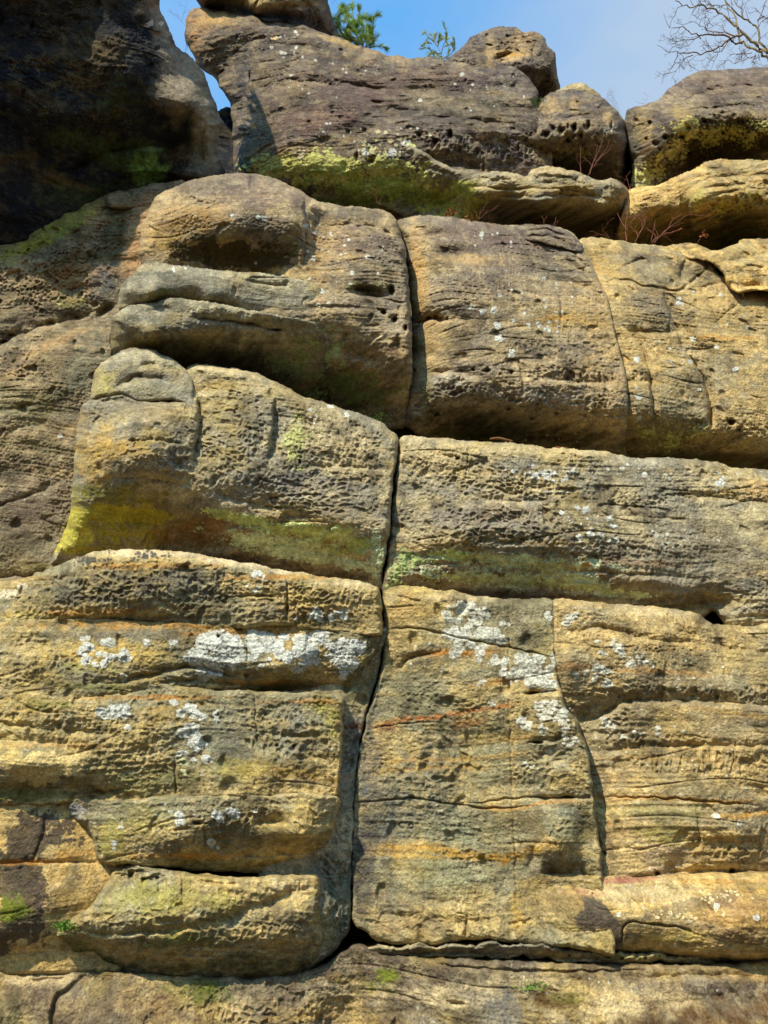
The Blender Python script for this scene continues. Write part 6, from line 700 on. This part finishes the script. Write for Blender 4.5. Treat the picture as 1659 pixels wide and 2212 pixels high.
# bare tree, upper right
bark = simple_mat('bark', (140, 120, 84), .9, .35, 30); twm = simple_mat('twig', (122, 96, 76), .9, .2, 30)
rs = random.Random(4)
TY = 11.5
base = V3(1790, 240, TY)
tr = root('bare_tree', (base.x, base.y, base.z - 1.6), 'leafless tree spreading bare twigs into the sky from the upper right edge', 'tree')
def loc(P, o): return [tuple(p - o.location) for p in P]
limbs = []
def limb(pts, r0, r1, y0=0, y1=0):
    C_ = catmull(pts, False, 7.0); n = len(C_); P = []; Rr = []
    for i, (u, v) in enumerate(C_):
        t = i / (n - 1); P.append(V3(u, v, TY + y0 + (y1 - y0) * t) + Vector((rs.gauss(0, .008), rs.gauss(0, .02), rs.gauss(0, .008)))); Rr.append(r0 + (r1 - r0) * t)
    limbs.append((P, Rr)); return P
def zz(x, y): return (1409.5 + x * .15 , y * .15)      # from the enlarged view of that corner
main = [[(1790, 270), (1740, 190), zz(1659, 780), zz(1560, 690), zz(1430, 590), zz(1330, 500), zz(1220, 410), zz(1110, 300), zz(1030, 225), zz(950, 170), zz(840, 120), zz(740, 90), zz(600, 78), zz(440, 66), zz(380, 20), zz(330, 0)],
        [(1745, 190), zz(1659, 830), zz(1560, 770), zz(1420, 700), zz(1310, 610), zz(1250, 520), zz(1210, 400), zz(1190, 280), zz(1160, 200), zz(1060, 60), zz(1040, -20)],
        [zz(1300, 510), zz(1190, 520), zz(1110, 560), zz(1000, 650), zz(880, 720), zz(740, 765), zz(580, 770), zz(450, 760), zz(340, 760), zz(200, 740), zz(120, 700), zz(60, 670)],
        [zz(1310, 600), zz(1200, 620), zz(1140, 590), zz(1090, 530), zz(960, 510), zz(830, 500), zz(720, 520), zz(620, 490), zz(520, 450), zz(440, 400), zz(290, 410), zz(220, 340), zz(180, 280), zz(160, 200)],
        [zz(1200, 515), zz(1080, 490), zz(940, 460), zz(830, 430), zz(740, 380), zz(640, 320), zz(520, 310)],
        [(1745, 150), zz(1600, 680), zz(1540, 560), zz(1510, 420), zz(1370, 290), zz(1290, 230), zz(1190, 160), zz(1100, 80), zz(1030, -30)],
        [(1730, 80), zz(1600, 250), zz(1500, 330), zz(1560, 200), zz(1600, 100), zz(1640, -30)],
        [zz(1290, 230), zz(1280, 130), zz(1210, 60), zz(1150, -30)],
        [zz(1110, 560), zz(1040, 680), zz(960, 745), zz(900, 730), zz(830, 690), zz(790, 650), zz(680, 655)],
        [zz(930, 760), zz(900, 860), zz(850, 980), zz(820, 1040)], [zz(920, 780), zz(820, 870), zz(760, 945)],
        [zz(580, 780), zz(500, 830), zz(420, 890), zz(350, 1000), zz(300, 1090), zz(265, 1170)], [zz(345, 770), zz(345, 830), zz(310, 930), zz(220, 1050), zz(150, 1070)],
        [zz(700, 540), zz(600, 560), zz(470, 590), zz(350, 600), zz(240, 500), zz(270, 430)], [zz(350, 600), zz(250, 660), zz(190, 620)], [zz(640, 90), zz(570, 190), zz(530, 280)], [zz(430, 68), zz(360, 100), zz(330, 190), zz(290, 260), zz(180, 240)],
        [zz(860, 190), zz(760, 140), zz(650, 130)], [zz(500, 830), zz(530, 940), zz(560, 1000), zz(510, 1060)], [zz(1500, 770), zz(1460, 880), zz(1480, 940), zz(1540, 960)], [zz(1420, 770), zz(1300, 760), zz(1220, 780), zz(1120, 790), zz(1080, 740)],
        [zz(1480, 790), zz(1300, 880), zz(1140, 890), zz(1050, 860), zz(960, 840)], [zz(840, 40), zz(870, 110), zz(800, 0)], [zz(1000, 50), zz(1050, 80), zz(860, 78), zz(560, 70)], [zz(640, 240), zz(700, 220), zz(800, 160)], [zz(800, 430), zz(880, 380), zz(840, 330)]]
rr0 = [.085, .06, .036, .036, .026, .05, .03, .022, .02, .013, .011, .017, .014, .018, .01, .011, .013, .01, .009, .018, .017, .014, .016, .016, .008, .008]
rr1 = [.014, .02, .006, .006, .007, .02, .02, .012, .006, .004, .004, .004, .004, .005, .004, .004, .004, .004, .004, .006, .006, .005, .006, .006, .004, .004]
trunkL = []; twigL = []
base_pts = [Vector((base.x + .3, TY + .1, base.z - 1.6)), Vector((base.x + .1, TY, base.z - .6)), V3(1790, 270, TY)]
trunkL.append(([tuple(p - tr.location) for p in base_pts], [.16, .13, .1]))
for i, m_ in enumerate(main):
    P = limb(m_, rr0[i] * .62, rr1[i] * .55, rs.uniform(-.25, .25), rs.uniform(-.7, .7))
    (trunkL if i in (0, 1, 5) else twigL).append((loc(P, tr), limbs[-1][1]))
    for k in range(2, len(P) - 1, 3 if rr0[i] > .03 else 2):
        if rs.random() < .8:
            d = (P[k + 1] - P[k]).normalized(); s = Vector((rs.gauss(0, 1), rs.gauss(0, .6), rs.gauss(0, 1))); s = (s - d * s.dot(d)).normalized(); a = rs.uniform(.5, 1.2)
            L2 = []; grow(rs, P[k], (d * math.cos(a) + s * math.sin(a)).normalized(), rs.uniform(.12, .34), .0055, 2, L2, .7, 2, .62, .0, .0022)
            twigL += [([tuple(p - tr.location) for p in pp], rr) for pp, rr in L2]
tube_mesh('trunk', trunkL, bark, tr, 7); tube_mesh('crown', twigL, twm, tr, 4)

# young pines
ndl = simple_mat('pine_needles', (150, 176, 74), .6, .3, 12); ndl2 = simple_mat('pine_needles_grey', (180, 190, 120), .6, .3, 12); pst = simple_mat('pine_stem', (124, 94, 62), .9, .2, 20)
def needles(name, shoots, mat, parent, n=70, ln=.06, wd=.0024, seed=1):
    rg = np.random.default_rng(seed); VV, FF = [], []
    for (P, Rr) in shoots:
        P = np.array([tuple(p) for p in P]); k = n; t = rg.random(k) ** .8 * (len(P) - 1); i = np.minimum(t.astype(int), len(P) - 2); f = (t - i)[:, None]
        b = P[i] * (1 - f) + P[i + 1] * f; ax = P[i + 1] - P[i]; ax /= np.linalg.norm(ax, axis=1)[:, None] + 1e-9
        r = rg.normal(size=(k, 3)); r -= (r * ax).sum(1)[:, None] * ax; r /= np.linalg.norm(r, axis=1)[:, None]
        a = rg.uniform(.35, .95, k)[:, None]; d = ax * np.cos(a) + r * np.sin(a); l = ln * rg.uniform(.6, 1.1, k)[:, None]
        s = np.cross(d, rg.normal(size=(k, 3))); s /= np.linalg.norm(s, axis=1)[:, None]
        o = len(VV) * 0 + sum(len(q) for q in VV); VV.append(np.stack([b - s * wd, b + s * wd, b + d * l * .6 + s * wd, b + d * l, b + d * l * .6 - s * wd], 1).reshape(-1, 3))
        FF += [(o + 5 * j, o + 5 * j + 1, o + 5 * j + 2, o + 5 * j + 3, o + 5 * j + 4) for j in range(k)]
    return mesh_obj(name, np.vstack(VV).tolist(), FF, mat, parent, False)
def pine(base_uv, y, shoots_uv, label, mat, n, ln, seed, r0=.02, drop=.9):
    b = V3(base_uv[0], base_uv[1], y); o = root('young_pine', (b.x, b.y, b.z - drop), label, 'pine', None)
    rs = random.Random(seed); st = [([(0, 0, 0), tuple(b - o.location)], [r0, r0 * .9])]; sh = []
    for (pts, fol) in shoots_uv:
        C_ = catmull(pts, False, 6.0); yy = y + rs.uniform(-.28, .28); P = []
        for i, (u, v) in enumerate(C_): P.append(V3(u, v, y + (yy - y) * i / max(1, len(C_) - 1)) - o.location)
        st.append((P, [max(.003, r0 * .6 * (1 - .8 * i / len(P))) for i in range(len(P))]))
        if fol < 1:
            k0 = int(len(P) * fol); seg = P[max(0, k0 - 1):]
            if len(seg) < 2: seg = P[-2:]
            sh.append((seg, None))
            for j in range(1, len(seg), 2):
                d = (seg[j] - seg[j - 1]).normalized(); s = Vector((rs.gauss(0, 1), rs.gauss(0, 1), rs.gauss(0, .5) + .3)).normalized(); q = seg[j]
                e = q + (d * .6 + s * .8).normalized() * rs.uniform(.07, .17); sh.append(([q, (q + e) / 2 + Vector((0, 0, .01)), e], None))
    tube_mesh('stem', st, pst, o, 5); needles('needles', sh, mat, o, n, ln, .0019, seed); return o
def zp(x, y): return (696.6 + x * .2148, y * .2148)
pine(zp(430, 490), 9.3, [([zp(420, 480), zp(330, 330), zp(310, 200), zp(300, 80), zp(300, 8)], .05), ([zp(300, 380), zp(250, 250), zp(210, 150), zp(185, 60)], .1), ([zp(320, 300), zp(355, 200), zp(372, 100)], .0), ([zp(310, 420), zp(220, 300), zp(180, 240), zp(165, 160)], .3), ([zp(280, 440), zp(190, 330), zp(150, 240), zp(130, 215)], .3), ([zp(400, 470), zp(440, 330), zp(440, 220), zp(438, 135)], .35), ([zp(430, 470), zp(490, 360), zp(510, 250), zp(512, 165)], .2), ([zp(430, 480), zp(500, 430), zp(550, 360)], .2), ([zp(300, 440), zp(220, 410), zp(170, 390)], .2), ([zp(330, 380), zp(270, 360), zp(200, 350)], .3), ([zp(400, 400), zp(390, 300), zp(395, 220)], .1), ([zp(330, 440), zp(350, 380), zp(340, 300)], .0), ([zp(470, 480), zp(520, 470), zp(600, 460)], .3), ([zp(280, 330), zp(260, 200), zp(240, 100)], .2), ([zp(470, 440), zp(460, 380), zp(480, 300)], .1), ([zp(300, 440), zp(260, 420), zp(240, 380)], .1), ([zp(400, 480), zp(380, 440), zp(370, 400)], .1)],
     'bushy bright green young pine on the skyline beside the flat topped boulder', ndl, 120, .11, 5, .018)
def q_(x, y): return zp(x, y)
o2 = pine(q_(1205, 600), 9.3, [([q_(1210, 600), q_(1190, 530), q_(1150, 460), q_(1110, 400)], .85), ([q_(1115, 410), q_(1070, 380), q_(1035, 320)], .45), ([q_(1120, 420), q_(1125, 370), q_(1120, 330)], .3), ([q_(1160, 470), q_(1170, 400), q_(1180, 350)], .6), ([q_(1185, 380), q_(1200, 390), q_(1210, 380)], .4), ([q_(1195, 540), q_(1215, 460), q_(1245, 400), q_(1250, 330)], .6), ([q_(1240, 400), q_(1265, 385), q_(1275, 375)], .4), ([q_(1220, 580), q_(1280, 550), q_(1320, 500), q_(1330, 440)], .6), ([q_(1225, 470), q_(1260, 450), q_(1290, 440)], .5), ([q_(1190, 540), q_(1130, 530), q_(1080, 500), q_(1070, 480)], .6), ([q_(1130, 530), q_(1090, 540), q_(1060, 530)], .6), ([q_(1200, 590), q_(1150, 580), q_(1090, 580)], .5), ([q_(1160, 590), q_(1140, 560), q_(1160, 550)], .5), ([q_(1100, 440), q_(1070, 430), q_(1055, 430)], .5), ([q_(1220, 590), q_(1260, 560), q_(1265, 530)], .6), ([q_(1240, 590), q_(1300, 570), q_(1340, 540)], .6), ([q_(1200, 600), q_(1190, 580), q_(1190, 570)], .4)],
     'sparse young pine with open twigs on the skyline, left of the tall rough block', ndl2, 90, .055, 6, .012)
# its shoots carry short tufts only

# leafless saplings on the dark ledge
red = simple_mat('red_twig', (128, 76, 58), .7, .2, 20); brn = simple_mat('dead_leaf', (150, 84, 40), .8, .3, 30)
def sapling(stems, y, label, r=.006, seed=1, leaves=(), side=4, sc_=.14, mat=None, name='bare_sapling', cat='sapling'):
    rs = random.Random(seed); b = V3(stems[0][0][0], stems[0][0][1], y); o = root(name, tuple(b - Vector((0, 0, .05))), label, cat, None); Ls = []
    for s in stems:
        C_ = catmull(s, False, 9.0); yy = rs.uniform(-.12, .12); P = [V3(u, v, y + yy * i / len(C_)) + Vector((rs.gauss(0, .004), rs.gauss(0, .01), rs.gauss(0, .004))) for i, (u, v) in enumerate(C_)]
        Ls.append((P, [r * .75 * (1 - .7 * i / len(P)) for i in range(len(P))]))
        for k in range(2, len(P) - 1, side):
            d = (P[k + 1] - P[k]).normalized(); q = Vector((rs.gauss(0, 1), rs.gauss(0, .4), rs.gauss(0, .6))); q = (q - d * q.dot(d)).normalized(); a = rs.uniform(.5, 1.0)
            grow(rs, P[k], (d * math.cos(a) + q * math.sin(a)).normalized(), rs.uniform(.6, 1.3) * sc_, r * .42, 1, Ls, .4, 1, .6, .02, .0016)
    tube_mesh('twigs', [([tuple(p - o.location) for p in pp], rr) for pp, rr in Ls], mat or red, o, 4)
    if leaves:
        VV, FF = [], []
        for (u, v, n, sp) in leaves:
            for _ in range(n):
                c = V3(u + rs.gauss(0, sp), v + rs.gauss(0, sp), y + rs.gauss(0, .05)) - o.location; a = Vector((rs.gauss(0, 1), rs.gauss(0, 1), rs.gauss(0, 1))).normalized(); b_ = a.orthogonal(); l = rs.uniform(.012, .026)
                i0 = len(VV); VV += [tuple(c - a * l), tuple(c + b_ * l * .5 + a * l * .1), tuple(c + a * l), tuple(c - b_ * l * .5 + Vector((0, 0, .003)))]; FF.append((i0, i0 + 1, i0 + 2, i0 + 3))
        mesh_obj('dry_leaves', VV, FF, brn, o, False)
    return o
def zr(x, y): return ((1400 + x / 2.56) * .81, (120 + y / 2.56) * .81)
sapling([[zr(690, 1340), zr(690, 1240), zr(700, 1120), zr(702, 1040), zr(680, 1010)], [zr(690, 1260), zr(650, 1200), zr(625, 1150)], [zr(695, 1180), zr(740, 1170), zr(800, 1160)], [zr(690, 1230), zr(740, 1190), zr(760, 1150)]], 7.35, 'upright red twigged sapling on the dark ledge, tallest of the cluster right of centre', .0085, 2, [(zr(800, 1190)[0], zr(800, 1190)[1], 3, 2)])
sapling([[zr(750, 1350), zr(780, 1290), zr(800, 1220), zr(830, 1150)], [zr(780, 1290), zr(820, 1210), zr(810, 1170)], [zr(770, 1310), zr(740, 1260), zr(720, 1230)]], 7.4, 'forked red sapling leaning right, in the middle of the cluster on the dark ledge', .0075, 3, [(zr(795, 1200)[0], zr(795, 1200)[1], 6, 2.5)])
sapling([[zr(860, 1355), zr(930, 1290), zr(1000, 1230), zr(1090, 1170), zr(1160, 1140)], [zr(880, 1350), zr(960, 1270), zr(1020, 1180), zr(1070, 1150)], [zr(860, 1340), zr(880, 1250), zr(890, 1190)], [zr(900, 1320), zr(850, 1270), zr(820, 1240)], [zr(940, 1290), zr(1000, 1280), zr(1060, 1250)]], 7.35, 'wide spreading red sapling at the right of the cluster, branches sweeping to the right', .008, 4, [(zr(1050, 1255)[0], zr(1050, 1255)[1], 5, 5)])
sapling([[zr(430, 900), zr(470, 800), zr(510, 700), zr(540, 600)], [zr(450, 850), zr(520, 770), zr(590, 710)], [zr(440, 880), zr(480, 760), zr(490, 680)], [zr(380, 880), zr(375, 780), zr(385, 690)], [zr(480, 800), zr(560, 700), zr(570, 640)]], 7.5, 'slender red twigged sapling against the pocketed rounded boulder', .0065, 5)
sapling([[zr(715, 1000), zr(700, 930), zr(690, 885)], [zr(712, 1000), zr(670, 950), zr(640, 920)], [zr(718, 1000), zr(720, 940)]], 7.5, 'short dark twig standing in the cleft between the two ledges', .004, 6)
sapling([[zr(130, 1240), zr(125, 1190), zr(112, 1160)], [zr(128, 1210), zr(150, 1160)], [zr(190, 1250), zr(205, 1200), zr(210, 1170)], [zr(195, 1240), zr(230, 1200)]], 7.0, 'small pair of red twigs on the crest of the leaning block', .004, 7)
sapling([[zr(580, 1320), zr(530, 1260), zr(525, 1220)], [zr(570, 1320), zr(500, 1290), zr(440, 1270)]], 7.2, 'low thin twig lying left of the sapling cluster in the dark', .0035, 8)
sapling([[zr(1180, 1350), zr(1200, 1310), zr(1215, 1290)]], 7.3, 'dried brown seed head on a short stalk near the right end of the dark ledge', .004, 9, [(zr(1215, 1295)[0], zr(1215, 1295)[1], 26, 4.5)], name='dried_plant', cat='dried plant')
sapling([[(1032, 478), (1036, 460), (1040, 445)], [(1034, 475), (1048, 462), (1056, 450)], [(1033, 470), (1026, 455)]], 7.1, 'thin red twigs just right of the yellow lichened foot of the great boulder', .0035, 10)
sapling([[(972, 468), (974, 458)], [(975, 468), (982, 452)], [(970, 468), (964, 455)]], 7.05, 'tuft of rust brown dead fern on the crest, centre right of the crack', .003, 11, [(976, 458, 46, 6), (970, 464, 20, 5)], name='dead_fern', cat='fern')
sapling([[(1012, 472), (1014, 467)]], 7.0, 'small flat patch of rust brown dead leaves on the crest, right of the dead fern', .003, 15, [(1014, 470, 24, 7)], name='dead_leaves', cat='leaves')
sapling([[(816, 440), (812, 425), (815, 400)], [(814, 436), (804, 410), (806, 396)], [(818, 440), (830, 420)]], 7.9, 'thin orange stems against the green undercut of the great boulder', .003, 12)
sapling([[(585, 378), (586, 350), (584, 330), (588, 300)], [(586, 360), (594, 340), (600, 325)], [(560, 375), (566, 350), (562, 330)]], 7.7, 'faint upright stems against the yellow lichen at the left foot of the great boulder', .0022, 13)
sapling([[zr(555, 360), zr(580, 340), zr(615, 305)], [zr(560, 340), zr(565, 320)]], 8.4, 'tiny bare twig on the skyline left of the V shaped notch', .0022, 16)
sapling([[zr(820, 400), zr(830, 360), zr(850, 335)], [zr(825, 380), zr(790, 370)], [zr(815, 395), zr(770, 385), zr(755, 380)], [zr(835, 350), zr(800, 340)]], 8.3, 'tiny branching twig on the skyline right of the V shaped notch', .0022, 17)
sapling([[(722, 70), (712, 30), (718, 8), (712, -10)], [(716, 45), (730, 25), (738, 10)], [(714, 30), (704, 10)]], 9.4, 'thin bare twigs between the flat topped boulder and the bushy pine', .0025, 18)
sapling([[(405, 60), (392, 45), (384, 32), (378, 10), (372, -10)], [(392, 45), (396, 30), (404, 5), (402, -10)], [(386, 36), (376, 30), (368, 18)], [(396, 30), (410, 20)]], 9.6, 'fine hanging twigs in the strip of sky beside the shaded buttress', .003, 19)
gm = simple_mat('fern_green', (84, 118, 34), .7, .3, 30)
def tuft(u, v, y, n, ln, label, name='grass_tuft', cat='grass', mat=None, seed=1, sp=.02, up=1.2):
    rs = random.Random(seed); b = V3(u, v, y); VV, FF = [], []
    for _ in range(n):
        d = Vector((rs.gauss(0, .7), rs.gauss(0, .5) - .2, rs.uniform(.3, up))).normalized(); p = Vector((rs.gauss(0, sp), rs.gauss(0, sp), rs.gauss(0, sp * .4))); s = d.orthogonal().normalized() * .003; l = ln * rs.uniform(.5, 1.1); g = Vector((0, 0, -.25 * l))
        i0 = len(VV); VV += [tuple(p - s), tuple(p + s), tuple(p + d * l * .6 + s), tuple(p + d * l + g), tuple(p + d * l * .6 - s)]; FF.append((i0, i0 + 1, i0 + 2, i0 + 3, i0 + 4))
    return tag(mesh_obj(name, VV, FF, mat or gm, None, False, tuple(b)), label, cat, kind='stuff')
tuft(1157, 225, 7.9, 90, .11, 'small green fern in the joint between the great boulder and the rounded boulder', 'fern', 'fern', seed=2, sp=.04)
tuft(786, 618, 6.28, 30, .05, 'tiny green plant in the rectangular pocket left of the crack, under the hanging edge', 'fern', 'fern', seed=3, sp=.03)
tuft(820, 903, 6.3, 60, .03, 'strip of short moss where the overhang meets the block left of the crack', 'moss_tuft', 'moss', seed=4, sp=.05)
tuft(1150, 2130, 5.72, 160, .022, 'bright green moss cushion on the lowest band', 'moss_cushion', 'moss', mat=simple_mat('bright_moss', (86, 132, 24), .8, .3, 30), seed=5, sp=.045)
tuft(140, 2000, 5.8, 120, .03, 'shaggy moss on the left corner of the rounded mossy block', 'moss_tuft', 'moss', seed=6, sp=.035)
# loose bark slivers in the seam
bk = simple_mat('dead_wood', (120, 84, 50), .9, .3, 40)
def sliver(pts, y, r, label, name='dead_stick', cat='stick'):
    C_ = catmull(pts, False, 6.0); P = [V3(u, v, y) for u, v in C_]; b = P[0]
    n = len(P); o = tube_mesh(name, [([tuple(p - b) for p in P], [r * (.35 + .65 * math.sin(math.pi * min(1, (i + 1) / n))) for i in range(n)])], bk, None, 6); o.location = b; return tag(o, label, cat)
sliver([(1058, 948), (1075, 946), (1095, 950), (1108, 952)], 6.25, .012, 'grey brown stick lying in the seam right of the crack')
sliver([(1188, 974), (1202, 968), (1215, 969), (1225, 966)], 6.27, .016, 'red brown curled bark strip in the seam, right of the grey stick', 'bark_strip', 'bark')
print('built', round(time.time() - T0, 1))
